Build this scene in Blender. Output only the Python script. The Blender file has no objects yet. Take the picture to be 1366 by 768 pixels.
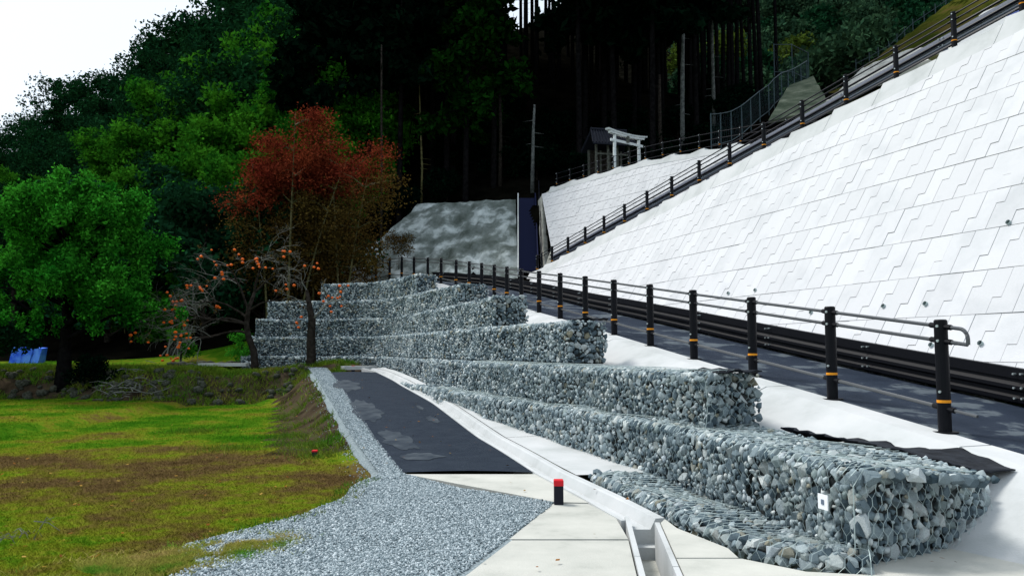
import bpy, bmesh, math, random
import numpy as np
from mathutils import Vector, Matrix, noise
random.seed(7); rng = np.random.default_rng(7)
R = math.radians; PI = math.pi
sc = bpy.context.scene
COL = sc.collection
# ------------------------------------------------------------------ camera
EYE = 1.45; FPX = 1060.0; PITCH = math.atan(85/FPX)
cam = bpy.data.cameras.new('camera'); camo = bpy.data.objects.new('camera', cam); COL.objects.link(camo)
cam.sensor_width = 36; cam.lens = FPX/1366*36; cam.clip_start = .1; cam.clip_end = 3000
camo.location = (0, 0, EYE); camo.rotation_euler = (PI/2+PITCH, 0, 0); sc.camera = camo
# ------------------------------------------------------------------ sky, sun, exposure
SUN_EL, SUN_AZ = R(56), R(-58)       # azimuth from +Y towards +X : the light comes from the left
w = bpy.data.worlds.new('World'); sc.world = w; w.use_nodes = True
nt = w.node_tree; bg = nt.nodes['Background']
sky = nt.nodes.new('ShaderNodeTexSky'); sky.sky_type = 'NISHITA'; sky.sun_disc = False
sky.sun_elevation = SUN_EL; sky.sun_rotation = SUN_AZ; sky.dust_density = 3.0; sky.air_density = 1.0
hs = nt.nodes.new('ShaderNodeHueSaturation'); hs.inputs['Saturation'].default_value = .45
mx = nt.nodes.new('ShaderNodeMix'); mx.data_type = 'RGBA'; mx.inputs['Factor'].default_value = .6
mx.inputs['B'].default_value = (9.6, 11.0, 12.3, 1)       # even white cloud layer
nt.links.new(sky.outputs[0], hs.inputs['Color']); nt.links.new(hs.outputs[0], mx.inputs['A'])
nt.links.new(mx.outputs['Result'], bg.inputs['Color']); bg.inputs['Strength'].default_value = .08
sun = bpy.data.lights.new('sun', 'SUN'); sun.energy = 2.3; sun.angle = R(14); sun.color = (1, .96, .9)
suno = bpy.data.objects.new('sun', sun); COL.objects.link(suno)
sd = Vector((math.sin(SUN_AZ)*math.cos(SUN_EL), math.cos(SUN_AZ)*math.cos(SUN_EL), math.sin(SUN_EL)))
suno.rotation_euler = sd.to_track_quat('Z', 'Y').to_euler()
sc.view_settings.view_transform = 'Standard'; sc.view_settings.look = 'None'
sc.view_settings.exposure = 0.6; sc.view_settings.gamma = 1; sc.view_settings.use_curve_mapping = False
sc.cycles.max_bounces = 5; sc.cycles.diffuse_bounces = 2; sc.cycles.transparent_max_bounces = 4

# ------------------------------------------------------------------ helpers
def ray(px, py):
    c, s = math.cos(PITCH), math.sin(PITCH)
    u = (px-683)/FPX; v = (384-py)/FPX
    return Vector((u, c - s*v, s + c*v))
def at(px, py, Y):                      # the point a picture position has at distance Y
    r = ray(px, py); return Vector((0, 0, EYE)) + r*(Y/r.y)

def M(name, col, rough=.8, var=0, scale=3.0, col2=None, bump=0, bscale=40, metal=0, island=0, detail=5, spec=.12, stops=None, obj=True, trans=0):
    m = bpy.data.materials.new(name); m.use_nodes = True; t = m.node_tree; N = t.nodes; L = t.links
    b = N['Principled BSDF']; b.inputs['Roughness'].default_value = rough; b.inputs['Metallic'].default_value = metal
    b.inputs['Specular IOR Level'].default_value = spec
    geo = N.new('ShaderNodeNewGeometry'); tc = N.new('ShaderNodeTexCoord')
    src = geo.outputs['Position'] if not obj else tc.outputs['Object']
    out = None
    if stops or col2:
        n = N.new('ShaderNodeTexNoise'); n.inputs['Scale'].default_value = scale; n.inputs['Detail'].default_value = detail
        n.inputs['Roughness'].default_value = .6
        L.new(src, n.inputs['Vector'])
        r = N.new('ShaderNodeValToRGB'); e = r.color_ramp.elements
        st = stops or [(.38, col), (.62, col2)]
        while len(e) < len(st): e.new(.5)
        for k, (p, c) in enumerate(st): e[k].position = p; e[k].color = (*c, 1)
        L.new(n.outputs['Fac'], r.inputs['Fac']); out = r.outputs['Color']
    if island:
        oi = N.new('ShaderNodeObjectInfo'); ad = N.new('ShaderNodeMath'); ad.operation = 'ADD'
        L.new(oi.outputs['Random'], ad.inputs[0]); L.new(geo.outputs['Random Per Island'], ad.inputs[1])
        fr = N.new('ShaderNodeMath'); fr.operation = 'FRACT'; L.new(ad.outputs[0], fr.inputs[0])
        if isinstance(island, list):
            r2 = N.new('ShaderNodeValToRGB'); e = r2.color_ramp.elements
            while len(e) < len(island): e.new(.5)
            for k, (p, c) in enumerate(island): e[k].position = p; e[k].color = (*c, 1)
            L.new(fr.outputs[0], r2.inputs['Fac'])
            if out:
                mm = N.new('ShaderNodeMix'); mm.data_type = 'RGBA'; mm.blend_type = 'MULTIPLY'; mm.inputs['Factor'].default_value = 1
                L.new(out, mm.inputs['A']); L.new(r2.outputs['Color'], mm.inputs['B']); out = mm.outputs['Result']
            else: out = r2.outputs['Color']
        else:
            mr = N.new('ShaderNodeMapRange'); mr.inputs['To Min'].default_value = 1-island; mr.inputs['To Max'].default_value = 1+island
            L.new(fr.outputs[0], mr.inputs['Value'])
            mm = N.new('ShaderNodeVectorMath'); mm.operation = 'SCALE'
            if out: L.new(out, mm.inputs[0])
            else: mm.inputs[0].default_value = col
            L.new(mr.outputs[0], mm.inputs['Scale']); out = mm.outputs['Vector']
    if out: L.new(out, b.inputs['Base Color'])
    else: b.inputs['Base Color'].default_value = (*col, 1)
    if bump:
        n = N.new('ShaderNodeTexNoise'); n.inputs['Scale'].default_value = bscale; n.inputs['Detail'].default_value = 4
        L.new(src, n.inputs['Vector']); bp = N.new('ShaderNodeBump'); bp.inputs['Strength'].default_value = bump; bp.inputs['Distance'].default_value = .02
        L.new(n.outputs['Fac'], bp.inputs['Height']); L.new(bp.outputs[0], b.inputs['Normal'])
    if trans:
        tb = N.new('ShaderNodeBsdfTranslucent'); ms = N.new('ShaderNodeMixShader'); ms.inputs[0].default_value = trans
        if out: L.new(out, tb.inputs['Color'])
        else: tb.inputs['Color'].default_value = (*col, 1)
        L.new(b.outputs[0], ms.inputs[1]); L.new(tb.outputs[0], ms.inputs[2]); L.new(ms.outputs[0], N['Material Output'].inputs['Surface'])
    return m

W_CONC = M('pale_concrete', None, .85, stops=[(.3,(.38,.4,.4)),(.46,(.47,.49,.495)),(.7,(.55,.56,.57))], scale=1.1, detail=9, bump=.15, bscale=60)
BLOCKM = M('block_concrete', None, .85, stops=[(.3,(.5,.515,.535)),(.5,(.575,.585,.605))], scale=1.1, island=.04, bump=.2, bscale=50, detail=8)
SLAB = M('slab_concrete', None, .85, stops=[(.3,(.33,.34,.31)),(.45,(.44,.445,.41)),(.7,(.52,.52,.48))], scale=1.7, island=.04, bump=.2, bscale=70, detail=8)
DARKC = M('darker_concrete', (.3,.3,.26), .9, col2=(.5,.5,.45), scale=3, bump=.3, bscale=30)  # darker mottled concrete behind joints, on the drain floor and end return
ASPH = M('asphalt', (.016,.022,.032), .85, stops=[(.3,(.012,.02,.034)),(.7,(.022,.032,.048))], scale=4, bump=.6, bscale=260)
ASPHD = M('path_asphalt', None, .8, stops=[(.3,(.012,.02,.036)),(.53,(.02,.03,.05)),(.58,(.085,.105,.125)),(.75,(.12,.14,.16))], scale=1.5, bump=.6, bscale=200, detail=10)
DUST = M('dusty_asphalt', (.02,.029,.042), .9, col2=(.055,.068,.082), scale=2.5)
STONEC = [(0,(.06,.09,.11)),(.2,(.15,.2,.23)),(.42,(.3,.37,.4)),(.62,(.46,.53,.55)),(.74,(.24,.3,.3)),(.84,(.72,.76,.75)),(.92,(.52,.59,.62)),(.965,(.3,.28,.2)),(1,(.56,.63,.68))]
STONE = M('gabion_stone', None, .85, stops=[(.3,(.6,.62,.63)),(.7,(1,1,1))], scale=14, island=STONEC, bump=.6, bscale=25, spec=0)
STONEDK = M('gap_shade', (.03,.035,.035), .95, col2=(.09,.1,.1), scale=20, spec=0)  # dark version of the stone, shade between the stones put into its colour
WIRE = M('galvanised_wire', (.38,.46,.46), .55, metal=.3)
BROWN = M('dark_brown_paint', (.003,.0035,.006), .5, spec=.14)
RAILM = M('upper_rail_paint', (.003,.004,.010), .45, spec=.2)
SILV = M('rail_face', (.28,.3,.38), .4, spec=.5)
BOLT = M('zinc_bolt', (.5,.55,.55), .35, metal=.7)
ORANGE = M('orange_band', (.8,.3,.02), .5)
RED = M('red_paint', (.62,.02,.03), .5)
BLACK = M('black_plastic', (.012,.013,.02), .5)
MAT = M('black_filter_fabric', (.008,.010,.014), .8, col2=(.022,.026,.034), scale=5, bump=.5, bscale=20)
NAVY = M('navy_stair_paint', (.008,.012,.045), .55)
BARK = M('bark', (.014,.012,.01), .95, col2=(.035,.03,.026), scale=9, bump=.8, bscale=30, spec=0)
LITBARK = M('lit_bark', (.05,.055,.055), .9, col2=(.13,.14,.135), scale=7, bump=.5, bscale=20, spec=0)  # bark lightened in its colour as if light fell on the trunk
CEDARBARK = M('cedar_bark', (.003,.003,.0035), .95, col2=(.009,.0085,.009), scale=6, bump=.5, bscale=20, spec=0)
BAMBARK = M('bamboo_cane', (.05,.055,.02), .6, col2=(.13,.115,.05), scale=4)
TWIG = M('grey_twig', (.09,.1,.09), .9, col2=(.19,.19,.17), scale=8)
def leafm(name, a, b, isl=.5, tr=.25): return M(name, None, .6, stops=[(.35,a),(.65,b)], scale=.7, island=isl, trans=tr, spec=0)
L_BRIGHT = leafm('bright_leaf', (.025,.17,.012), (.06,.3,.025))
L_BAMBOO = leafm('bamboo_leaf', (.01,.08,.007), (.05,.2,.012))
L_DARK = leafm('dark_leaf', (.004,.022,.011), (.009,.042,.016), tr=.1)
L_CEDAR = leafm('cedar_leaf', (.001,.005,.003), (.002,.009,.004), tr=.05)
L_CEDARG = leafm('lit_cedar_leaf', (.002,.014,.002), (.006,.03,.003), tr=.12)  # brighter copy of the cedar leaf, light on the front trees put into colour
L_RED = leafm('red_leaf', (.1,.011,.008), (.2,.045,.018), isl=.8)
L_RUST = leafm('rust_leaf', (.04,.022,.006), (.085,.06,.015), isl=.8)
L_FAR = leafm('far_leaf', (.018,.05,.028), (.035,.075,.035), tr=.1)
L_FARY = leafm('far_yellow_leaf', (.04,.075,.012), (.07,.1,.015), tr=.1)
FRUIT = M('persimmon_skin', (.7,.12,.01), .4)
def meadow(name, k, isl=0, tr=0):
    m = M(name, None, .95, stops=[(0,(0,0,0)),(1,(1,1,1))], scale=.55, detail=8, bump=.8 if not isl else 0, bscale=50, island=isl, trans=tr, spec=0)
    t = m.node_tree; N = t.nodes; L = t.links
    nn = [n for n in N if n.type == 'TEX_NOISE' and abs(n.inputs['Scale'].default_value-.55) < 1e-3][0]
    rp = [n for n in N if n.type == 'VALTORGB'][0]; tc = [n for n in N if n.type == 'TEX_COORD'][0]
    sx = N.new('ShaderNodeSeparateXYZ'); L.new(tc.outputs['Object'], sx.inputs[0])
    def mth(op, a, b=None):
        n = N.new('ShaderNodeMath'); n.operation = op
        for q, v in enumerate((a, b)):
            if v is None: continue
            if isinstance(v, (int, float)): n.inputs[q].default_value = v
            else: L.new(v, n.inputs[q])
        return n.outputs[0]
    # dead patch: an ellipse about (-4.6, 11) plus noise
    ex = mth('DIVIDE', mth('ADD', sx.outputs['X'], 4.9), 5.2); ey = mth('DIVIDE', mth('ADD', mth('SUBTRACT', sx.outputs['Y'], 10.4), mth('MULTIPLY', mth('ADD', sx.outputs['X'], 4.9), .25)), 3.0)
    r2 = mth('ADD', mth('MULTIPLY', ex, ex), mth('MULTIPLY', ey, ey)); dead = mth('MULTIPLY', mth('SUBTRACT', 1.1, r2), .11)
    dead = mth('MAXIMUM', dead, -.07)
    n3 = N.new('ShaderNodeTexNoise'); n3.inputs['Scale'].default_value = 6; n3.inputs['Detail'].default_value = 5; L.new(tc.outputs['Object'], n3.inputs['Vector'])
    fac = mth('ADD', mth('ADD', nn.outputs['Fac'], dead), mth('MULTIPLY', mth('SUBTRACT', n3.outputs['Fac'], .5), .30))
    L.new(fac, rp.inputs['Fac'])
    st = [(.3,(.022*k,.085*k,.004)),(.42,(.055*k,.125*k,.007)),(.5,(.115*k,.14*k,.012)),(.57,(.10*k,.088*k,.018)),(.66,(.082*k,.054*k,.026)),(.78,(.05*k,.033*k,.015))]
    e = rp.color_ramp.elements
    while len(e) < len(st): e.new(.5)
    for q, (p, c) in enumerate(st): e[q].position = p; e[q].color = (*c, 1)
    return m
GRASS = meadow('meadow', 1.1); BLADE = meadow('grass_blade', 1.35, .5, .2)
BLADEG = M('green_grass_blade', None, .8, stops=[(.35,(.05,.15,.012)),(.6,(.13,.17,.02)),(.7,(.2,.17,.05))], scale=1.2, island=.45, trans=.2, spec=0)
SOIL = M('brown_soil', None, .95, stops=[(.35,(.02,.016,.01)),(.55,(.06,.045,.03)),(.7,(.04,.06,.012))], scale=1.3, bump=.9, bscale=20, spec=0)
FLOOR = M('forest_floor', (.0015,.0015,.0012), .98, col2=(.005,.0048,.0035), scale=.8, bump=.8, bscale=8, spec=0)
SLOPEG = M('dry_grass_slope', None, .95, stops=[(.35,(.03,.042,.006)),(.5,(.055,.06,.01)),(.65,(.085,.065,.02))], scale=.5, bump=.8, bscale=12, spec=0)
GRAVELB = M('gravel_bed', None, .95, stops=[(.35,(.13,.17,.19)),(.5,(.23,.28,.3)),(.65,(.36,.41,.44))], scale=55, bump=.9, bscale=60, spec=0)
GRAVELS = M('gravel_stone', None, .9, island=[(0,(.1,.135,.155)),(.35,(.23,.285,.31)),(.7,(.34,.4,.43)),(1,(.56,.62,.65))], stops=None, spec=0)
SHOT = M('shotcrete', None, .95, stops=[(.34,(.06,.075,.065)),(.5,(.15,.175,.165)),(.58,(.32,.36,.355)),(.7,(.52,.57,.57))], scale=.9, bump=.9, bscale=9, detail=8)
BOULD = M('pale_boulder', (.2,.22,.22), .9, col2=(.4,.42,.42), scale=2, bump=.8, bscale=10)
BLUE = M('blue_tarpaulin', (.02,.1,.75), .5, col2=(.12,.32,.95), scale=2)
TILE = M('dark_roof_tile', (.012,.014,.022), .8)
WOODSH = M('shaded_weathered_timber', (.05,.055,.045), .8, col2=(.12,.125,.11), scale=8)  # timber colour darkened to stand for the shade of the trees
TORII = M('pale_stone_torii', (.6,.64,.66), .8, col2=(.75,.78,.78), scale=6)
WHITEP = M('white_paint', (.75,.77,.8), .35, spec=.5)
GLASSB = M('blue_tinted_glass', (.02,.05,.25), .12, spec=.8)
MESHG = M('fence_galvanised', (.045,.07,.08), .5, metal=.3)
TAG = M('white_plate', (.85,.87,.9), .4); TAGD = M('grey_mark', (.12,.16,.22), .5)
PLATE = M('pale_blue_plate', (.45,.5,.68), .5, col2=(.6,.65,.8), scale=6)

class MB:
    def __init__(s): s.v = []; s.f = []
    def add(s, vs, fs):
        o = len(s.v); s.v += [tuple(v) for v in vs]; s.f += [tuple(i+o for i in f) for f in fs]; return s
    def box(s, c, d, rz=0, tilt=None):
        mt = Matrix.Rotation(rz, 3, 'Z')
        if tilt is not None: mt = tilt
        vs = [Vector(c)+mt@Vector((a*d[0]/2, b*d[1]/2, e*d[2]/2)) for a in (-1,1) for b in (-1,1) for e in (-1,1)]
        return s.add(vs, [(0,1,3,2),(4,6,7,5),(0,4,5,1),(2,3,7,6),(0,2,6,4),(1,5,7,3)])
    def tube(s, pts, rad, n=6, cap=True):
        pts = [Vector(p) for p in pts]; o = len(s.v); m = len(pts)
        if not hasattr(rad, '__len__'): rad = [rad]*m
        for i, p in enumerate(pts):
            t = (pts[min(i+1, m-1)]-pts[max(i-1, 0)])
            t = t.normalized() if t.length > 1e-9 else Vector((0,0,1))
            a = t.cross(Vector((0,0,1)) if abs(t.z) < .9 else Vector((1,0,0))).normalized(); b = t.cross(a)
            for k in range(n):
                an = 2*PI*k/n; s.v.append(tuple(p+(a*math.cos(an)+b*math.sin(an))*rad[i]))
        for i in range(m-1):
            for k in range(n):
                s.f.append((o+i*n+k, o+i*n+(k+1)%n, o+(i+1)*n+(k+1)%n, o+(i+1)*n+k))
        if cap: s.f.append(tuple(o+k for k in range(n))[::-1]); s.f.append(tuple(o+(m-1)*n+k for k in range(n)))
        return s
    def grid(s, rows):
        o = len(s.v); n = len(rows[0])
        for r in rows: s.v += [tuple(p) for p in r]
        for i in range(len(rows)-1):
            for k in range(n-1): s.f.append((o+i*n+k, o+i*n+k+1, o+(i+1)*n+k+1, o+(i+1)*n+k))
        return s
    def loft(s, rings, cap=True):       # closed rings
        o = len(s.v); n = len(rings[0])
        for r in rings: s.v += [tuple(p) for p in r]
        for i in range(len(rings)-1):
            for k in range(n): s.f.append((o+i*n+k, o+i*n+(k+1)%n, o+(i+1)*n+(k+1)%n, o+(i+1)*n+k))
        if cap: s.f.append(tuple(o+k for k in range(n))[::-1]); s.f.append(tuple(o+(len(rings)-1)*n+k for k in range(n)))
        return s
    def prism(s, top, thick):           # polygon (list of Vector, top outline ccw) extruded downwards
        n = len(top); bot = [Vector((p[0], p[1], p[2]-thick)) for p in top]
        return s.add(list(top)+bot, [tuple(range(n)), tuple(range(n, 2*n))[::-1]]+[(k, k+n, (k+1)%n+n, (k+1)%n) for k in range(n)])
    def mesh(s, name, mat, smooth=False):
        me = bpy.data.meshes.new(name); me.from_pydata(s.v, [], s.f)
        for m in (mat if isinstance(mat, list) else [mat]): me.materials.append(m)
        if smooth: me.shade_smooth()
        me.update(); return me
    def build(s, name, mat, parent=None, smooth=False, **k):
        return link(name, s.mesh(name, mat, smooth), parent, **k)

def link(name, me, parent=None, label=None, cat=None, group=None, kind=None, loc=None):
    o = bpy.data.objects.new(name, me); COL.objects.link(o)
    if parent:
        o.parent = parent
    if loc is not None: o.location = loc
    if label: o['label'] = label
    if cat: o['category'] = cat
    if group: o['group'] = group
    if kind: o['kind'] = kind
    return o
def root(name, label, cat, loc=(0,0,0), rz=0, group=None):
    o = link(name, None, None, label, cat, group, None, loc); o.rotation_euler = (0, 0, rz); return o
def struct(name, mb, mat, smooth=False, parent=None):
    o = mb.build(name, mat, parent, smooth)
    if not parent: o['kind'] = 'structure'
    return o
def npmesh(name, V, F, mats, fm=None, smooth=False):      # V (n,3), F (m,k) equal-sized faces
    me = bpy.data.meshes.new(name); k = F.shape[1]
    me.vertices.add(len(V)); me.vertices.foreach_set('co', np.asarray(V, np.float32).ravel())
    me.loops.add(F.size); me.loops.foreach_set('vertex_index', F.astype(np.int32).ravel())
    me.polygons.add(len(F)); me.polygons.foreach_set('loop_start', np.arange(0, F.size, k, dtype=np.int32))
    try: me.polygons.foreach_set('loop_total', np.full(len(F), k, np.int32))
    except Exception: pass
    for m in (mats if isinstance(mats, list) else [mats]): me.materials.append(m)
    if fm is not None: me.polygons.foreach_set('material_index', fm.astype(np.int32))
    me.update(calc_edges=True); me.validate()
    if smooth: me.shade_smooth()
    return me
def interp(x, xs, ys): return float(np.interp(x, xs, ys))

# ------------------------------------------------------------------ the ramp path: its left edge carries the near railing
PY = [1.0,7.83,9.48,12.67,15.8,19.1,22,27.6,33.8,35.3,36.7,38,39.3,40.5,41.5,43.0]
PX = [6.01,4.22,3.80,2.89,2.03,1.16,.42,-1.05,-3.0,-3.75,-4.55,-5.3,-6.05,-7.0,-7.6,-8.6]
PZ = [.02,.674,.896,1.34,1.79,2.25,2.63,3.45,4.35,4.55,4.75,4.92,5.04,4.97,4.93,4.9]
def pe(y): return Vector((interp(y,PY,PX), y, max(.02, interp(y,[2.9]+PY[1:],PZ))))
edge = [pe(y) for y in np.arange(1.0, 43.01, .3)]
for _ in range(3):
    edge = [edge[0]]+[(edge[i-1]+edge[i]*2+edge[i+1])/4 for i in range(1, len(edge)-1)]+[edge[-1]]
E2 = np.array([[p.x,p.y] for p in edge]); EZ = np.array([p.z for p in edge])
ET = np.gradient(E2, axis=0); ET /= np.linalg.norm(ET, axis=1)[:,None]; EN = np.stack([-ET[:,1], ET[:,0]], 1)   # left normal
def eoff(i, q, dz=0): return Vector((E2[i,0]+EN[i,0]*q, E2[i,1]+EN[i,1]*q, EZ[i]+dz))
def edge_q(x, y):                        # nearest edge sample: signed distance to the left, height
    d = (E2[:,0]-x)**2+(E2[:,1]-y)**2; i = int(np.argmin(d)); q = (x-E2[i,0])*EN[i,0]+(y-E2[i,1])*EN[i,1]; return q, EZ[i], i
# wall planes
W1T = Vector((-.327,.945,0)); W1P = Vector((8.98,15.8,7.58)); BAT1 = .65   # dX per dZ at fixed Y
F_UP = Vector((1.57,32.7,4.98)); N_UP = W1P.copy(); UPD = (N_UP-F_UP)/13   # foot of the upper railing posts
def wall1_x(y, z): return W1P.x-.346*(y-W1P.y)-BAT1*(W1P.z-z)
W2O = Vector((1.9,37.5,6.4)); W2T = Vector((.551,-.834,0)); W2B = Vector((.834,.551,0)); BAT2 = .45
W2TOP = ([-2.7,-2,5,9,12.5,17],[9.5,9.85,9.8,9.45,9.05,8.7])
def zroad(y): return interp(y, [9.6,12.5,16.5,20.7,24,27,30], [0,.1,.4,.69,.84,.97,1.03])
def e_left(y): return -1.32-.2894*(max(y,9.6)-9.6)
# ------------------------------------------------------------------ terrain height
CP = [(-10,34,1.6),(-14,33,1.3),(-20,33,1.2),(-30,33,1.2),(-45,33,1.4),(-12,40,4.2),(-20,44,5),(-30,46,6),(-45,46,6),(-70,46,6),
 (-20,60,13),(-35,65,13),(-50,70,14),(-15,80,26),(-35,90,26),(-60,90,20),(-70,120,27),(-40,120,36),(-10,110,46),(-100,100,20),(-110,160,30),(-30,160,40),
 (-8,31,3.6),(-5,31,3.8),(-9.5,36,4.4),(-3,38,4.5),(-7,42,4.6),(0,36,4.6),(-9,44,4.9),(0,43.8,9.9),(-5.5,47,10.2),(-9.5,47,8.5),
 (3,42,9.9),(6,38,9.9),(10,33,9.6),(6,45,10.4),(0,48,12),(0,60,20),(5,75,29),(0,90,38),(10,60,20.5),(20,60,20.5),(20,80,25),(12,48,13),
 (17,47,15.8),(21,57,19.3),(18,40,13),(24,58,20.5),(28,75,24),(30,100,30),(14,30,9.2),(17,22,8.6),(22,30,12.4),(28,40,17.5),(40,50,26),(25,15,9.8),(40,20,14),(60,30,20),(35,65,28),(60,80,38),
 (60,120,50),(90,140,70),(50,160,72),(110,200,100),(70,220,115),(30,150,55),(0,150,50),(20,110,38),(150,150,90),(150,60,45),(150,0,30),(60,0,14),(30,0,9)]
CPa = np.array(CP, float)
def tps_fit(P):
    n = len(P); d2 = ((P[:,None,:2]-P[None,:,:2])**2).sum(2)
    K = np.where(d2 > 0, .5*d2*np.log(d2+1e-9), 0)+np.eye(n)*8
    A = np.zeros((n+3,n+3)); A[:n,:n] = K; A[:n,n] = 1; A[:n,n+1:] = P[:,:2]; A[n:,:n] = A[:n,n:].T
    return np.linalg.solve(A, np.r_[P[:,2],0,0,0])
TW = tps_fit(CPa)
def tps(x, y):
    d2 = (CPa[:,0]-x)**2+(CPa[:,1]-y)**2
    return float((TW[:-3]*.5*d2*np.log(d2+1e-9)).sum()+TW[-3]+TW[-2]*x+TW[-1]*y)
def sst(a, b, x): t = min(1, max(0, (x-a)/(b-a))); return t*t*(3-2*t)
def nz(x, y, s, k=0): return noise.noise(Vector((x*s, y*s, k)))
def field_h(x, y):                      # yard, meadow, bank, road embankment
    e = e_left(y); wd = .45+.065*max(0, y-9); f = e-wd
    zr = zroad(y)
    slope = zr*sst(f-.1, f+wd*.62, x)
    yb = interp(x, [-24,-14,-12,-9.5,-7.5], [25.2,24.6,23.5,23.3,24.6])+.25*nz(x,y,.5)
    bank = .87*sst(yb, yb+1.5, y)+.16*sst(yb+1.5, 31, y)
    bank += .28*math.exp(-((x+6.3)**2/2.2+(y-26.3)**2/1.2))
    return max(slope, bank)+.012*nz(x,y,1.3)
def height(x, y):
    if y < 30 and x < 6: h = field_h(x, y)
    else: h = None
    q, z, i = edge_q(x, y)
    back = max(tps(x, y), 0)
    if x < -9.6:
        a = sst(29.5, 33, y); fh = field_h(x, min(y, 33)); h = fh*(1-a)+max(back, 1.03)*a
        if y < 29.5: h = fh
        return h if y < 34 else max(back, 1.1)
    if h is None or y > 29: h = back
    infront = True
    # structures cap the ground beneath them
    if 1 < y < 43:
        if q > 0: capz = max(z-.45*q, field_h(x, min(y,30)) if y < 28.4 else 3.4)-.14
        else: capz = z-.14
        if q < -2.6:
            w1 = W1P.z+(x-wall1_x(y, W1P.z))/BAT1
            if y > 33.5: w1 = 4.9+max(0, (x-1))*1.0+max(0,y-38)*.95
            capz = max(capz, w1-.35)
            t = (Vector((x,y,0))-Vector((F_UP.x,F_UP.y,0))).dot(Vector((UPD.x,UPD.y,0)).normalized())
            zup = F_UP.z+t*UPD.z/Vector((UPD.x,UPD.y)).length
            perp = (x-F_UP.x)*UPD.y*-1+(y-F_UP.y)*UPD.x; perp /= Vector((UPD.x,UPD.y)).length   # >0 behind the wall top
            if perp > -.4:
                capz = min(capz, zup-.3)
                rel = Vector((x,y,0))-W2O; u = rel.dot(W2T); b = rel.dot(W2B)
                zb = 6.4+b/BAT2
                if u < 17:
                    top = interp(u, *W2TOP)-.35
                    capz = max(capz, min(zb-.4, top) if perp > 2.3 else capz)
                    if perp > 2.3: h = max(h, min(zb-.45, top))
                elif perp > 2.4: capz = 99
                if perp > 2.3 and b/BAT2+6.4 > interp(u,*W2TOP)+.6: capz = 99
        h = min(h, capz)
    if y < 30 and q > 0: h = min(h, max(z-.45*q-.14, field_h(x,y)))
    return h
def axis(lo, hi, flo, fhi, fs, g=1.12, mx_=7):
    a = list(np.arange(flo, fhi, fs)); s = fs; x = a[-1]
    while x < hi: s = min(s*g, mx_); x += s; a.append(x)
    s = fs; x = a[0]; b = []
    while x > lo: s = min(s*g, mx_); x -= s; b.append(x)
    return np.array(b[::-1]+a)
GX = axis(-330, 380, -22, 14, .33); GY = axis(-150, 420, 1.2, 66, .33)
HT = np.zeros((len(GY), len(GX)))
for j, y in enumerate(GY):
    for i, x in enumerate(GX):
        if y < 1: h = 0.0 if x < 12 else min(9, (x-12)*.3)
        elif y < 2.5 and x < 8: h = 0
        else: h = height(x, y)
        if y > 60 or abs(x) > 45: h += 1.2*nz(x,y,.06)+.4*nz(x,y,.2)
        if .3 < x < 1.75 and y < 7.9: h = -.6     # under the drain
        elif y < 9.5 and x > -.9 and x < 8: h = min(h, -.03)
        if 9.3 < y < 25.7 and x < 4:
            gx = interp(y, [9.3,11.2,13.4,16.4,19.6,22,24.2,25.4],[.52,.03,-.6,-1.45,-2.55,-3.3,-4.0,-4.6])
            if gx-.75 < x < gx+1.6: h = min(h, zroad(y)-.16)
            elif e_left(y)-.05 < x < gx: h = min(h, zroad(y)-.05)
        HT[j,i] = h
V = np.zeros((len(GY)*len(GX),3)); V[:,0] = np.tile(GX, len(GY)); V[:,1] = np.repeat(GY, len(GX)); V[:,2] = HT.ravel()
nx = len(GX); idx = (np.arange(len(GY)-1)[:,None]*nx+np.arange(nx-1)[None]).ravel()
F = np.stack([idx, idx+1, idx+1+nx, idx+nx], 1)
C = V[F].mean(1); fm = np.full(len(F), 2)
yb = np.interp(C[:,0], [-24,-14,-12,-9.5,-7.5], [25.2,24.6,23.5,23.3,24.6])
el = -1.32-.2894*(np.maximum(C[:,1],9.6)-9.6)
fm[(C[:,1] < yb+.1) & (C[:,0] < 12)] = 0
fm[(C[:,1] >= yb+.1) & (C[:,1] < 29.5) & (C[:,0] < 0)] = 1
fm[(C[:,1] >= yb+2.0) & (C[:,1] < 32.5) & (C[:,0] < -9)] = 4
fm[(C[:,0] > el-1.6) & (C[:,0] < el+3) & (C[:,1] > 12.5) & (C[:,1] < 27)] = 1
fm[(C[:,0] > 9) & (C[:,1] > 12) & (C[:,1] < 72) & (C[:,0] > .41*C[:,1]+.6*np.sin(C[:,1]))] = 3
me = npmesh('ground', V, F, [GRASS, SOIL, FLOOR, SLOPEG, GRASS], fm, True)
link('ground', me, kind='structure')
def gz(x, y):
    i = int(np.clip(np.searchsorted(GX, x)-1, 0, len(GX)-2)); j = int(np.clip(np.searchsorted(GY, y)-1, 0, len(GY)-2))
    a = (x-GX[i])/(GX[i+1]-GX[i]); b = (y-GY[j])/(GY[j+1]-GY[j])
    return float((HT[j,i]*(1-a)+HT[j,i+1]*a)*(1-b)+(HT[j+1,i]*(1-a)+HT[j+1,i+1]*a)*b)

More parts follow.
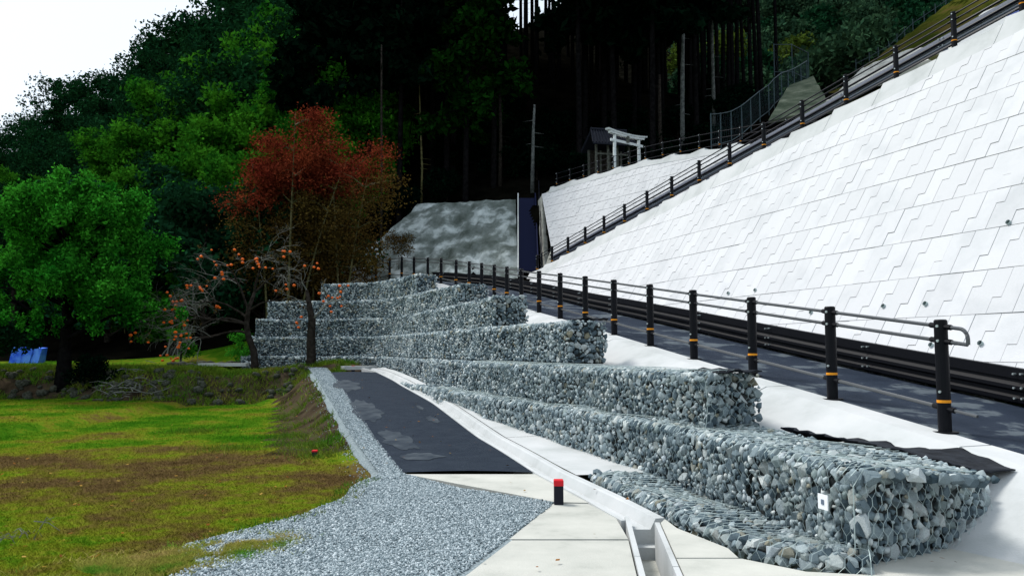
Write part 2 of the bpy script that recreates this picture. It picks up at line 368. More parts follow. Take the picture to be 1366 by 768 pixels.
# ------------------------------------------------------------------ asphalt drive, gutter, concrete apron
GUT = [(1.12,7.0),(.86,8.0),(.52,9.3),(.03,11.2),(-.6,13.4),(-1.45,16.4),(-2.55,19.6),(-3.3,22.0),(-4.0,24.2),(-4.6,25.4)]
def smooth_poly(P, step):
    P = np.array(P, float); d = np.r_[0, np.cumsum(np.linalg.norm(np.diff(P, axis=0), axis=1))]
    s = np.arange(0, d[-1], step); Q = np.stack([np.interp(s, d, P[:,k]) for k in range(P.shape[1])], 1); Q = np.vstack([Q, P[-1]])
    for _ in range(2): Q[1:-1] = (Q[:-2]+2*Q[1:-1]+Q[2:])/4
    return Q
def frames(Q):
    T = np.gradient(Q[:,:2], axis=0); T /= np.linalg.norm(T, axis=1)[:,None]; return T, np.stack([-T[:,1], T[:,0]], 1)   # left normal
G = smooth_poly(GUT, .4); GT, GN = frames(G)
def gutx(y): return interp(y, G[:,1], G[:,0])
mb = MB(); rows = []
for y in np.arange(9.6, 23.9, .4):
    xl = e_left(y); xr = gutx(y)-.17; rows.append([(xl+(xr-xl)*k/4, y, zroad(y)+.022+.02*math.sin(PI*k/4)) for k in range(5)])
struct('drive_road', mb.grid(rows), ASPH, True)
mb = MB()                                # pale dried dust patches on the drive
def drive_z(x, y):
    xl = e_left(y); xr = gutx(y)-.17; return zroad(y)+.022+.02*math.sin(PI*min(1,max(0,(x-xl)/(xr-xl))))
for (px, py, a, b, rot) in [(463,515,.30,1.2,.27),(488,548,.26,1.3,.3),(530,588,.22,.9,.32),(560,610,.26,.28,.2),(577,561,.1,.35,.3),(560,545,.05,.3,.3)]:
    Y = next(y for y in np.arange(9,30,.05) if (EYE-zroad(y))*FPX/y < py-469); c = at(px, py, Y); rings = []
    for rad in (.35,.7,1.0):
        ring = []
        for k in range(36):
            an = 2*PI*k/36; rr = rad*(1+.42*noise.noise(Vector((math.cos(an)*2.2+px, math.sin(an)*2.2, 0)))+.2*noise.noise(Vector((math.cos(an)*7+px, math.sin(an)*7, 3))))
            x, y = a*rr*math.cos(an), b*rr*math.sin(an); y2 = c.y+y; x2 = c.x+x-y*.29; ring.append((x2, y2, drive_z(x2,y2)+.005))
        rings.append(ring)
    o_ = len(mb.v); mb.loft(rings, cap=False); mb.f.append(tuple(o_+k for k in range(36)))
struct('dust_patches', mb, DUST)
# gravel: shoulder beside the drive and the open yard in front
mb = MB(); rows = []
for y in np.arange(9.2, 27.5, .4):
    xl = e_left(y)-(.28+.02*(y-9)) +.08*nz(y,0,1.1); xr = e_left(y)+.03
    rows.append([(x, y, (zroad(y)+.012) if k > 0 else gz(x,y)+.006) for k, x in enumerate(np.linspace(xl, xr, 4))])
struct('gravel_shoulder', mb.grid(rows), GRAVELB, True)
def gravel_left(y):                      # left limit of the gravel yard
    return interp(y, [1,4.6,5.14,5.55,5.85,6.12,6.65,7.28,8,9,9.8], [-2.6,-2.3,-2.2,-2.12,-2.4,-2.45,-2.1,-1.78,-1.64,-1.66,-1.5])+.1*nz(y,3,1.4)
def apron_left(y): return interp(y, [1,5.14,7.75,7.9,8.6,9.55], [-1.9,-.38,.42,.3,-.55,-1.25])
mb = MB(); rows = []
for y in np.arange(1.2, 9.75, .3):
    a, b = gravel_left(y), apron_left(y)+.03
    rows.append([(a+(b-a)*k/7, y, .006+.008*nz(a+k,y,2) if 0 < k < 7 else (.0 if k else -.012)) for k in range(8)])
struct('gravel_yard', mb.grid(rows), GRAVELB, True)
oct_v = np.array([(1,0,0),(-1,0,0),(0,1,0),(0,-1,0),(0,0,1),(0,0,-1)], float); oct_f = np.array([(0,2,4),(2,1,4),(1,3,4),(3,0,4),(2,0,5),(1,2,5),(3,1,5),(0,3,5)])
def rand_rot(n):
    q = rng.normal(size=(n,4)); q /= np.linalg.norm(q, axis=1)[:,None]; a,b,c,d = q.T
    return np.stack([np.stack([1-2*(c*c+d*d),2*(b*c-a*d),2*(b*d+a*c)],1),np.stack([2*(b*c+a*d),1-2*(b*b+d*d),2*(c*d-a*b)],1),np.stack([2*(b*d-a*c),2*(c*d+a*b),1-2*(b*b+c*c)],1)],1)
def pebbles(P, S):                       # octahedral chips with random proportions
    n = len(P); v = oct_v[None]*(1+rng.uniform(-.35,.35,(n,6,1))); v = v*rng.uniform(.55,1.1,(n,1,3))*S[:,None,None]
    v = np.einsum('nij,nkj->nki', rand_rot(n), v)+P[:,None]
    return v.reshape(-1,3), (oct_f[None]+6*np.arange(n)[:,None,None]).reshape(-1,3)
pts = []
while len(pts) < 46000:
    y = 4.2*math.exp(random.random()*math.log(9.8/4.2)); x = random.uniform(-4.2, .5)
    if gravel_left(y)-.03 < x < apron_left(y)-.01: pts.append((x, y, .01))
for _ in range(16000):
    y = 9.2*math.exp(random.random()*math.log(27/9.2)); wd_ = .28+.02*(y-9); x = e_left(y)+.03-random.random()*wd_-(abs(random.gauss(0,.14)) if random.random() < .12 else 0)
    pts.append((x, y, zroad(y)+.018 if x > e_left(y)-wd_+.02 else gz(x,y)+.014))
P = np.array(pts); vv, ff = pebbles(P, rng.uniform(.006,.0155,len(P))*(1+.0*P[:,0])); link('gravel_chips', npmesh('gravel_chips', vv, ff, GRAVELS), kind='stuff')

# gutter beside the drive: shallow trough, raised rim on the wall side
def sweep(Q, T, N_, zf, prof, a=0, b=None, closed=True):
    mbx = MB(); rings = []
    for i in range(a, b or len(Q)):
        rings.append([(Q[i,0]-N_[i,0]*o, Q[i,1]-N_[i,1]*o, zf(Q[i,1])+h) for o, h in prof])
    return mbx.loft(rings)
gp = root('side_gutter', 'long white concrete gutter with raised rim beside the black drive', 'gutter')
zg = lambda y: zroad(y)
for a in range(0, len(G)-1, 5):          # cast in lengths
    b = min(len(G), a+6)
    if b-a < 2: continue
    mb = sweep(G, GT, GN, zg, [(-.19,.03),(-.15,.034),(-.1,-.07),(.08,-.08),(.13,.018),(.15,.03),(.215,.03),(.22,-.3),(-.19,-.3)], a, b)
    if a == 0: mb.v = [(v[0], v[1], min(v[2], .010+.02*max(0,(v[1]-7.0))/1.0)) for v in mb.v]
    mb.build('gutter_unit', W_CONC, gp)
# open U drain running towards the viewer
dr = root('open_drain', 'open concrete drain channel cut between the near paving slabs', 'drain')
D0, D1 = Vector((1.12,7.0,0)), Vector((.62,1.5,0)); dd = (D1-D0).normalized(); dn = Vector((-dd.y, dd.x, 0))   # dn: viewer's right
for sgn, nm in ((1,'right'),(-1,'left')):
    for k in range(4):
        a = D0+dd*(.12+k*1.4-(.25 if sgn<0 else 0)); b = D0+dd*(.12+(k+1)*1.4-.012-(.25 if sgn<0 else 0))
        mb = MB(); o0, o1 = .10*sgn, .14*sgn
        top = [a+dn*o0, b+dn*o0, b+dn*o1, a+dn*o1]; top = [Vector((p.x,p.y,0.012)) for p in top]
        if sgn < 0: top = top[::-1]
        mb.prism(top[::-1], .45).build('drain_wall', W_CONC, dr)
a, b = D0-dd*.1, D1; top = [a-dn*.11, a+dn*.11, b+dn*.11, b-dn*.11]
MB().prism([Vector((p.x,p.y,-.3)) for p in top][::-1], .1).build('drain_floor', DARKC, dr)
MB().prism([Vector((p.x,p.y,-.2)) for p in [D0-dn*.17-dd*.2, D0+dn*.17-dd*.2, D0+dn*.17+dd*.12, D0-dn*.17+dd*.12]], .4).build('drain_head', W_CONC, dr)
# slabs
ap = link('concrete_paving', None, kind='structure')
def slab(name, pts, th=.35, z=0.0, mat=SLAB):
    pts = [Vector((p[0], p[1], z if len(p) < 3 else p[2])) for p in pts]
    ar = sum(pts[i].x*pts[(i+1)%len(pts)].y-pts[(i+1)%len(pts)].x*pts[i].y for i in range(len(pts)))
    if ar < 0: pts = pts[::-1]
    return MB().prism(pts, th).build(name, mat, ap)
def dl(y, off): t = (y-D0.y)/(D1.y-D0.y); p = D0.lerp(D1, t); return p.x+off
slab('paving_slab', [(-1.25,9.53),(gutx(9.5)-.19,9.53),(gutx(8.7)-.19,8.7),(gutx(7.75)-.19,7.75),(.42,7.78)], z=.012)
slab('paving_slab', [(.40,7.76),(gutx(7.75)-.20,7.73),(1.12-.19-.02,7.22),(dl(6.3,-.155),6.3),(-.02,6.3)], z=.004)
slab('paving_slab', [(-.03,6.275),(dl(6.28,-.155),6.275),(dl(3.6,-.155),3.6),(-.85,3.6)], z=0)
slab('paving_slab', [(-.86,3.58),(dl(3.58,-.155),3.58),(dl(1.2,-.155),1.2),(-1.8,1.2)], z=0)
slab('paving_slab', [(1.33,7.05),(1.36,6.7),(1.6,6.02),(1.6,5.75),(dl(5.75,.155),5.75),(dl(6.9,.155),6.9)], z=.002)
slab('paving_slab', [(dl(5.73,.155),5.73),(1.62,5.73),(1.95,5.4),(2.35,5.32),(2.7,5.4),(3.2,5.6),(4.2,5.3),(4.2,3.4),(dl(3.4,.155),3.4)], z=0)
slab('paving_slab', [(dl(3.38,.155),3.38),(4.2,3.38),(4.2,1.2),(dl(1.2,.155),1.2)], z=0)
slab('paving_slab', [(2.3,5.36),(4.2,5.28),(5.3,5.6),(4.6,7.2),(3.2,7.0),(2.6,6.4)], z=-.004)
slab('paving_slab', [(4.215,5.3),(7.5,4.2),(8.5,1.2),(4.215,1.2)], z=-.004)
# ledge between gutter and gabions
mb = MB(); rows = []
C1F = [(2.35,5.5),(2.2,6.5),(1.75,8.7),(.75,11.55),(-.3,13.9),(-1.6,17.2),(-2.95,20.9),(-4.1,24.6)]
c1 = smooth_poly(C1F, .4)
def c1x(y): return interp(y, c1[:,1], c1[:,0])
for k,(ya,yb_) in enumerate([(9.3,12.4),(12.42,15.9),(15.92,19.8),(19.82,23.2),(23.22,25.3)]):
    L_ = []; Rr = []
    for y in np.linspace(ya, yb_, 5):
        L_.append(Vector((gutx(y)+.224, y, zroad(y)+.036))); Rr.append(Vector((max(c1x(y)+.1, gutx(y)+.4), y+.05, zroad(y)+.06)))
    MB().grid([[a, b] for a, b in zip(L_, Rr)]).build('ledge_slab', W_CONC, ap)
MB().box((-4.9,25.6,.94),(1.1,.35,.12),.5).build('kerb_end', W_CONC, ap)
pl = MB().prism([Vector(p) for p in [(3.05,4.95,.012),(3.0,4.7,.012),(3.6,4.6,.012),(4.0,4.9,.012),(3.75,5.12,.012)]], .008).build('ground_plate', PLATE, None,
   label='pale blue plate lying on the concrete at the foot of the white slope', cat='plate')

# ------------------------------------------------------------------ ramp path surface, white slope under it
cut = [i for i in range(len(edge))]
mb = MB(); mb.grid([[eoff(i, q, 0.0) for q in (-2.06,-1.4,-.7,0)] for i in cut]); struct('ramp_path', mb, ASPHD, True)
mb = MB(); mb.grid([[eoff(i, -3.3, -.02), eoff(i, -2.55, -.02), eoff(i,-2.35,.02), eoff(i, -2.05, .03)] for i in cut if edge[i].y < 37]); struct('wall_foot_gutter', mb, W_CONC)
S = np.r_[0, np.cumsum(np.linalg.norm(np.diff(E2, axis=0), axis=1))]; i0 = int(np.argmin(abs(E2[:,1]-7.83))); S = S-S[i0]
sl = link('white_embankment', None, kind='structure')
def slope_pt(i, q, lift=0):
    p = eoff(i, q); z = EZ[i]-.45*max(0, q-.32)-.02*min(q,.32)
    if p.y > 28.6 and p.x > -9.4: z = max(z, 3.55+.12*(p.y-28.6))
    return Vector((p.x, p.y, max(z, -.03)+lift))
TIERS = [(-.3,.66,C1F),(.66,1.29,[(2.11,8.7),(1.06,11.55),(0,13.9),(-1.25,17.4),(-2.95,23),(-4,25.8)]),(1.29,1.97,[(.95,13.1),(.5,14.1),(-.3,15.9),(-1.45,19.1),(-2.9,22.9),(-3.9,25.9)]),
 (1.97,2.62,[(-.42,16.6),(-1.25,19.2),(-2.2,21.9),(-3.2,24.9),(-4.1,26.9)]),(2.62,3.27,[(-1.4,21.0),(-1.85,22.0),(-2.75,23.9),(-3.6,26.0),(-4.5,27.5)]),(3.27,3.95,[(-3.1,25.3),(-3.6,26.1),(-4.4,27.5),(-5.0,28.4)])]
def qlimit(i):
    q = .4
    while q < 9:
        p = slope_pt(i, q)
        if p.z <= -.029: return q+.05
        for za, zb, fp in TIERS:
            if za <= p.z < zb and p.y > fp[0][1]+(p.x-fp[0][0])*(.6 if za < 0 else .26)+.2 and p.x < np.interp(p.y, [a[1] for a in fp], [a[0] for a in fp])+.55: return q
        if p.y > 30.5 and q > 3.2: return q
        q += .05
    return q
joints = [-7,-.6,2.5,7.5,12.8,18,23.4,29]
QL = [qlimit(i) for i in cut]
QL = [min(QL[max(0,i-1):i+2]) for i in cut]
for a, b in zip(joints, joints[1:]):
    ii = [i for i in cut if a < S[i] < b]
    if len(ii) < 2: continue
    def wrap(i, ss, q):
        # position at arc length ss
        x = float(np.interp(ss, S, E2[:,0])); j = int(np.argmin(abs(S-ss))); p = slope_pt(j, q if q < .4 else .32+(q-.32)/9.68*(QL[j]-.32))
        dx = float(np.interp(ss, S, E2[:,0]))-E2[j,0]; dy = float(np.interp(ss, S, E2[:,1]))-E2[j,1]; dz = float(np.interp(ss,S,EZ))-EZ[j]
        return Vector((p.x+dx, p.y+dy, p.z+dz if p.z > -.02 else p.z))
    rows = []
    for ss in [a+.012]+[S[i] for i in ii]+[b-.012]:
        rows.append([wrap(0, ss, q) for q in (-.0,.15,.32,.45,.7,1.0,1.4,1.8,2.3,2.9,3.6,4.5,5.6,7.5,10)])
    top = MB().grid(rows); n = len(rows[0])
    # side faces give each cast bay its thickness
    for r in (rows[0], rows[-1]): top.grid([r, [Vector((p.x,p.y,p.z-.08)) for p in r]])
    top.grid([[r[0] for r in rows],[r[0]-Vector((0,0,.08)) for r in rows]])
    top.build('slope_bay', W_CONC, sl)
mb = MB(); mb.grid([[slope_pt(i, .32*t if t < 1 else .32+(t-1)*(QL[i]-.32), -.035) for t in (0,.5,1,1.25,1.5,1.75,2)] for i in cut if S[i] < 29]); mb.build('joint_bed', DARKC, sl)

# ------------------------------------------------------------------ gabions
def rock(seed, n=13, flat=(1,1,1)):
    r = random.Random(seed); bm = bmesh.new()
    for k in range(n):
        v = Vector((r.gauss(0,1), r.gauss(0,1), r.gauss(0,1))).normalized()*r.uniform(.8,1.05)
        v = Vector((v.x*flat[0], v.y*flat[1], v.z*flat[2])); bm.verts.new(v)
    g = bmesh.ops.convex_hull(bm, input=bm.verts)
    bmesh.ops.delete(bm, geom=[v for v in bm.verts if not v.link_faces], context='VERTS')
    bmesh.ops.recalc_face_normals(bm, faces=bm.faces)
    me = bpy.data.meshes.new('stone'); bm.to_mesh(me); bm.free(); me.materials.append(STONE); return me
ROCKS = [rock(k, random.choice((10,12,14,16)), (random.uniform(.9,1.25), random.uniform(.75,1), random.uniform(.6,.9))) for k in range(26)]
def mesh_np(me):
    v = np.empty(len(me.vertices)*3); me.vertices.foreach_get('co', v); me.calc_loop_triangles()
    f = np.empty(len(me.loop_triangles)*3, np.int32); me.loop_triangles.foreach_get('vertices', f); return v.reshape(-1,3), f.reshape(-1,3)
RN = [mesh_np(m) for m in ROCKS]
def pack(U, Vh, rmin, rmax, seed, tries=14, big=.25):
    """dart throwing on a U x Vh strip -> list of (u, v, r)"""
    r_ = random.Random(seed); cell = rmax*2; g = {}; out = []
    area = U*Vh
    for level, (ra, rb, cnt, k) in enumerate([(rmax*.8, rmax, big, .84), (rmax*.5, rmax*.8, 1.3, .8), (rmin, rmax*.5, 3.0, .76)]):
        nt_ = int(area/(math.pi*ra*ra)*cnt*tries/3)
        for _ in range(nt_):
            u, v, r = r_.uniform(0, U), r_.uniform(.01, Vh-.01), r_.uniform(ra, rb)
            cu, cv = int(u/cell), int(v/cell); ok = True
            for a in (-1,0,1):
                for b in (-1,0,1):
                    for (x, y, rr) in g.get((cu+a, cv+b), ()):
                        if (x-u)**2+(y-v)**2 < (k*(r+rr))**2: ok = False; break
                    if not ok: break
                if not ok: break
            if ok: g.setdefault((cu,cv), []).append((u,v,r)); out.append((u,v,r))
    return out
CAMP = Vector((0,0,EYE))
def gabion(label, front, z0, z1, wtop, rmin=.035, rmax=.095, seed=1, endw=1.0, enddir=None, lend=0, wire_to=0, group='stone filled gabion tiers', thick=1.1, ztop_end=None):
    """front: polyline of the face foot from the near end to the far end; z0, z1: heights at the two ends (near, far)"""
    rt = root('gabion_tier', label, 'gabion', group=group)
    Q = smooth_poly(front, .25); T, N_ = frames(Q)            # left normal points away from the bank (towards the drive) when walking away
    L_ = np.r_[0, np.cumsum(np.linalg.norm(np.diff(Q, axis=0), axis=1))]; U = L_[-1]
    f = lambda a, u: a if not hasattr(a, '__len__') else a[0]+(a[1]-a[0])*min(1, u/U)
    rc = .09
    def surf(u, v):                       # v runs up the face and then back over the top -> point, outward normal
        x = np.interp(u, L_, Q[:,0]); y = np.interp(u, L_, Q[:,1]); nx_ = np.interp(u, L_, N_[:,0]); ny_ = np.interp(u, L_, N_[:,1])
        za, zb = f(z0,u), f(z1,u); h = zb-za
        bul = .035*math.sin(u*1.9+seed)+.02*math.sin(u*4.3+seed*2)
        if v < h-rc:
            o = bul*math.sin(PI*max(0,v)/h); n = Vector((nx_, ny_, 0)); p = Vector((x+nx_*o, y+ny_*o, za+v))
        elif v < h-rc+rc*PI/2:
            a = (v-(h-rc))/rc; n = Vector((nx_*math.cos(a), ny_*math.cos(a), math.sin(a)))
            p = Vector((x-nx_*rc, y-ny_*rc, zb-rc))+n*rc
        else:
            b = v-(h-rc+rc*PI/2)+rc; n = Vector((0,0,1)); p = Vector((x-nx_*b, y-ny_*b, zb+.02*math.sin(u*3.1+b*5)-b*.03))
        return p, n.normalized()
    hmax = max(f(z1,0)-f(z0,0), f(z1,U)-f(z0,U)); stones = []
    for (u, v, r) in pack(U, hmax+wtop, rmin, rmax, seed): p, n = surf(u, v); stones.append((p, n, r))
    # near end face
    e0 = Vector((*Q[0], 0)); ed = Vector(enddir).normalized() if enddir else Vector((-N_[0,0], -N_[0,1], 0)); en = Vector((ed.y, -ed.x, 0))
    if en.y > 0 and abs(en.y) > .2: en = -en
    za, zb = f(z0,0), f(z1,0)
    ze = ztop_end if ztop_end is not None else zb
    def esurf(u, v):
        top = zb-.05*0+(ze-zb)*min(1,u/endw); h = top-za
        vv = min(v, h*1.0); return e0+ed*(u+.03)+en*(.03*math.sin(PI*vv/h))+Vector((0,0,za+vv)), en
    for (u, v, r) in pack(endw, zb-za, rmin, rmax, seed+50, big=.5):
        top = zb+(ze-zb)*min(1,u/endw)
        if za+v > top-.0: continue
        p, n = esurf(u, v); stones.append((p, n, r))
    if lend:                              # far end face
        e1 = Vector((*Q[-1], 0)); d1 = Vector((-N_[-1,0], -N_[-1,1], 0)); n1 = Vector((T[-1,0], T[-1,1], 0))
        for (u, v, r) in pack(lend, f(z1,U)-f(z0,U), rmin, rmax, seed+80): stones.append((e1+d1*u+Vector((0,0,f(z0,U)+v)), n1, r))
    # rank by apparent size: the largest are parts, the rest one joined part
    stones.sort(key=lambda s_: -(s_[2]/(s_[0]-CAMP).length))
    rr = random.Random(seed+9); VV = []; FF = []; off = 0; MI = 0
    for k, (p, n, r) in enumerate(stones):
        j = rr.randrange(len(ROCKS)); q = n.to_track_quat('Z','Y') @ Matrix.Rotation(rr.uniform(0,2*PI),3,'Z').to_quaternion()
        q = q @ Matrix.Rotation(rr.gauss(0,.22),3,'X').to_quaternion()
        s_ = r*1.18; c = p-n*(r*.62)+n*rr.uniform(-.006,.006)
        if k < 300:
            o = bpy.data.objects.new('stone', ROCKS[j]); COL.objects.link(o); o.parent = rt
            o.location = c; o.rotation_mode = 'QUATERNION'; o.rotation_quaternion = q; o.scale = (s_,)*3
        else:
            v, fc = RN[j]; m = np.array(q.to_matrix())*s_; VV.append(v@m.T+np.array(c)); FF.append(fc+off); off += len(v)
    if VV: link('stone_mass', npmesh('stone_mass', np.vstack(VV), np.vstack(FF), STONE), rt, kind='stuff')
    # dark core behind the stones, its colour stands in for shade in the gaps
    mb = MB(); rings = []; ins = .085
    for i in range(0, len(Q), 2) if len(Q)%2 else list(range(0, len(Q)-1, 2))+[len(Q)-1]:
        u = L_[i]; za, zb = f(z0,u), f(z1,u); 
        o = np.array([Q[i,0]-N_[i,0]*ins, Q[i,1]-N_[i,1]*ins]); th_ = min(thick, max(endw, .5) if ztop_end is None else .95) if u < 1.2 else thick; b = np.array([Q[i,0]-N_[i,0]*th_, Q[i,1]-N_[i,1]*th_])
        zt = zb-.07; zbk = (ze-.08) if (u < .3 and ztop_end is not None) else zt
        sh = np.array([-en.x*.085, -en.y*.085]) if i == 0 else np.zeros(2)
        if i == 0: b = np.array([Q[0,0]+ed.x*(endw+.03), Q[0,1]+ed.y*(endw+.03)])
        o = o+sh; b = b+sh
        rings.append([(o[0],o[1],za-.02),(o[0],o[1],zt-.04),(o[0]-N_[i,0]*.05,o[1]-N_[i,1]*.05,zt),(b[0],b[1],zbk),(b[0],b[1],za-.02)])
    mb.loft(rings).build('gap_core', STONEDK, rt)
    # hexagonal netting
    if wire_to:
        mb = MB(); cw, ch = .105, .09; lim = min(U, wire_to); wr = .0016
        def hexnet(fn, UU, VV_):
            nu = int(UU/cw)
            nv = int(VV_/ch)
            P_ = lambda u, v: (lambda pn: pn[0]+pn[1]*.028)(fn(min(max(u,0),UU), v))
            for a in range(nu+1):
                for b in range(nv+1):
                    u = a*cw+(cw/2 if b%2 else 0); v = b*ch
                    if u > UU: continue
                    A = P_(u, v); B = P_(u, v+ch*.5); 
                    mb.tube([A,B], wr*1.5, 3, False)
                    if v+ch <= VV_:
                        for s2 in (-1,1):
                            if 0 <= u+s2*cw/2 <= UU: mb.tube([B, P_(u+s2*cw/2, v+ch)], wr, 3, False)
        hexnet(surf, lim, hmax+wtop*.9)
        hexnet(esurf, endw-.05, f(z1,0)-f(z0,0)-.02)
        # frame wires at the corner
        for dz in (0.01, f(z1,0)-f(z0,0)-.01): pass
        mb.tube([surf(0.0, v)[0]+surf(0.0,v)[1]*.03 for v in np.linspace(0, hmax+wtop*.8, 14)], .004, 5)
        mb.build('wire_netting', WIRE, rt, kind='stuff')
    return rt
FOOT = [(2.35,5.33),(2.02,5.36),(1.63,6.0),(1.46,6.65),(1.27,7.6),(1.05,8.5),(.86,9.2)]
gabion('low knee-high footing strip of stones at the foot of the lowest tier', FOOT, -.06, .09, .55, rmin=.03, rmax=.07, seed=21, endw=.1, thick=1.0, wire_to=4)
g1 = gabion('lowest and nearest gabion tier, with the white tag on its face', C1F, (-.04,.6), (.64,1.3), 1.05, rmin=.02, rmax=.078, seed=3, endw=1.55,
       enddir=(1.65,1.05,0), wire_to=13, thick=1.2, ztop_end=.40) if False else None
g1 = gabion('lowest and nearest gabion tier, with the white tag on its face', C1F[:-1], -.04, (.63,.66), 1.0, rmin=.02, rmax=.078, seed=3, endw=1.6,
       enddir=(1.65,1.0,0), wire_to=13, thick=1.15, ztop_end=.42)
gabion('second gabion tier up, ending at the second near railing bay', [(2.11,8.7),(1.06,11.55),(0,13.9),(-1.25,17.4),(-2.95,23),(-4,25.8),(-5.2,27.35),(-6.5,27.9),(-9.5,28.0)], (.56,.68), (1.21,1.32), .6,
       rmin=.022, rmax=.07, seed=5, endw=.66, lend=1.2, wire_to=8)
gabion('third gabion tier up, with a dark fabric scrap on its near end', [(.95,13.1),(.5,14.1),(-.3,15.9),(-1.45,19.1),(-2.9,22.9),(-3.9,25.9),(-5.1,27.6),(-6.5,28.15),(-9.3,28.25)], (1.27,1.33), (1.96,1.98), .5,
       rmin=.024, rmax=.064, seed=7, endw=.66, lend=1.1)
gabion('fourth gabion tier up, ending just below the railing', [(-.42,16.6),(-1.25,19.2),(-2.2,21.9),(-3.2,24.9),(-4.1,26.9),(-5.2,27.95),(-6.5,28.4),(-9.2,28.5)], (1.95,1.97), (2.62,2.62), .5,
       rmin=.026, rmax=.064, seed=11, endw=.75, lend=1.0)
gabion('fifth gabion tier up, starting left behind the bare fruit trees', [(-1.4,21.0),(-1.85,22.0),(-2.75,23.9),(-3.6,26.0),(-4.5,27.5),(-5.6,28.35),(-7,28.65),(-8.85,28.75)], (2.6,2.61), (3.25,3.28), .45,
       rmin=.026, rmax=.064, seed=13, endw=.8, lend=1.0)
gabion('topmost short gabion tier under the far bend of railing', [(-3.1,25.3),(-3.6,26.1),(-4.4,27.5),(-5.4,28.4),(-6.95,28.9)], (3.25,3.26), (3.93,3.92), .4,
       rmin=.026, rmax=.064, seed=17, endw=.75, lend=1.0)
# white tag wired to the lowest tier
tg = root('survey_tag', 'small white square tag with a grey mark wired to stones', 'tag')
p = at(1078, 669, 5.78); fn = Vector((-.97,-.25,0)).normalized(); tt = Vector((-.25,.97,0)).normalized()
def plate(c, w_, h_, d, mat, nm, par):
    vs = [c+tt*(a*w_/2)+Vector((0,0,b*h_/2))+fn*(e*d/2) for a in (-1,1) for b in (-1,1) for e in (-1,1)]
    MB().add(vs, [(0,1,3,2),(4,6,7,5),(0,4,5,1),(2,3,7,6),(0,2,6,4),(1,5,7,3)]).build(nm, mat, par)
c1p = Vector((interp(p.y, c1[:,1], c1[:,0])-.085, p.y, p.z)); 
plate(c1p, .11, .105, .008, TAG, 'tag_plate', tg); plate(c1p+fn*.006, .03, .035, .004, TAGD, 'printed_mark', tg)

# ------------------------------------------------------------------ filter fabric on the gabion tops
def lerp_e(ss, q=0): return Vector((float(np.interp(ss,S,E2[:,0]))+float(np.interp(ss,S,EN[:,0]))*q, float(np.interp(ss,S,E2[:,1]))+float(np.interp(ss,S,EN[:,1]))*q, 0))
def fabric(label, rows):
    mb = MB(); mb.grid(rows); o = mb.build('filter_fabric', MAT, None, True, label=label, cat='fabric'); 
    md = o.modifiers.new('thickness', 'SOLIDIFY'); md.thickness = .012; return o
rows = []
for k, u in enumerate(np.linspace(0, 1, 40)):
    y = 6.35+u*2.3; wob = .03*math.sin(k*1.3)+.02*math.sin(k*2.9); a = Vector((c1x(y)+1.0+.15*u+wob, y, .652)); j = edge_q(a.x, a.y)[2]
    sj = S[j]+(a.x-E2[j,0])*ET[j,0]+(a.y-E2[j,1])*ET[j,1]; zp_ = float(np.interp(sj,S,EZ)); q = max(.42-.2*u, .42+(zp_-.60)/.45+.04*math.sin(k*.45)+.02*math.sin(k*1.1)); b = lerp_e(sj, q); b.z = zp_-.45*max(0,q-.32)+.014
    if u < .25: a.z = .57+.35*u; a.x += .25-u
    rows.append([a.lerp(b, t)+Vector((0,0,-.03*math.sin(PI*t)+.008*math.sin(k*1.1+t*9))) for t in np.linspace(0,1,6)])
fabric('black fabric sheet lying between the lowest tier and white slope', rows)
def scrap(label, c, lx, ly, rz, n=8, z=.0):
    rows = []
    for i in range(n):
        a = i/(n-1)-.5; rows.append([Vector((c[0]+math.cos(rz)*a*lx-math.sin(rz)*b*ly*(1-.5*a*a), c[1]+math.sin(rz)*a*lx+math.cos(rz)*b*ly, c[2]+.02*math.sin(i*1.7+b*6)-.05*abs(a)**2)) for b in np.linspace(-.5,.5,4)])
    fabric(label, rows)
scrap('black fabric flap over the near end of the second tier', (2.42,9.15,1.235), .5, .9, .2)
scrap('small black fabric scrap on the near end of the third tier', (1.3,13.5,2.0), .6, .4, .1)

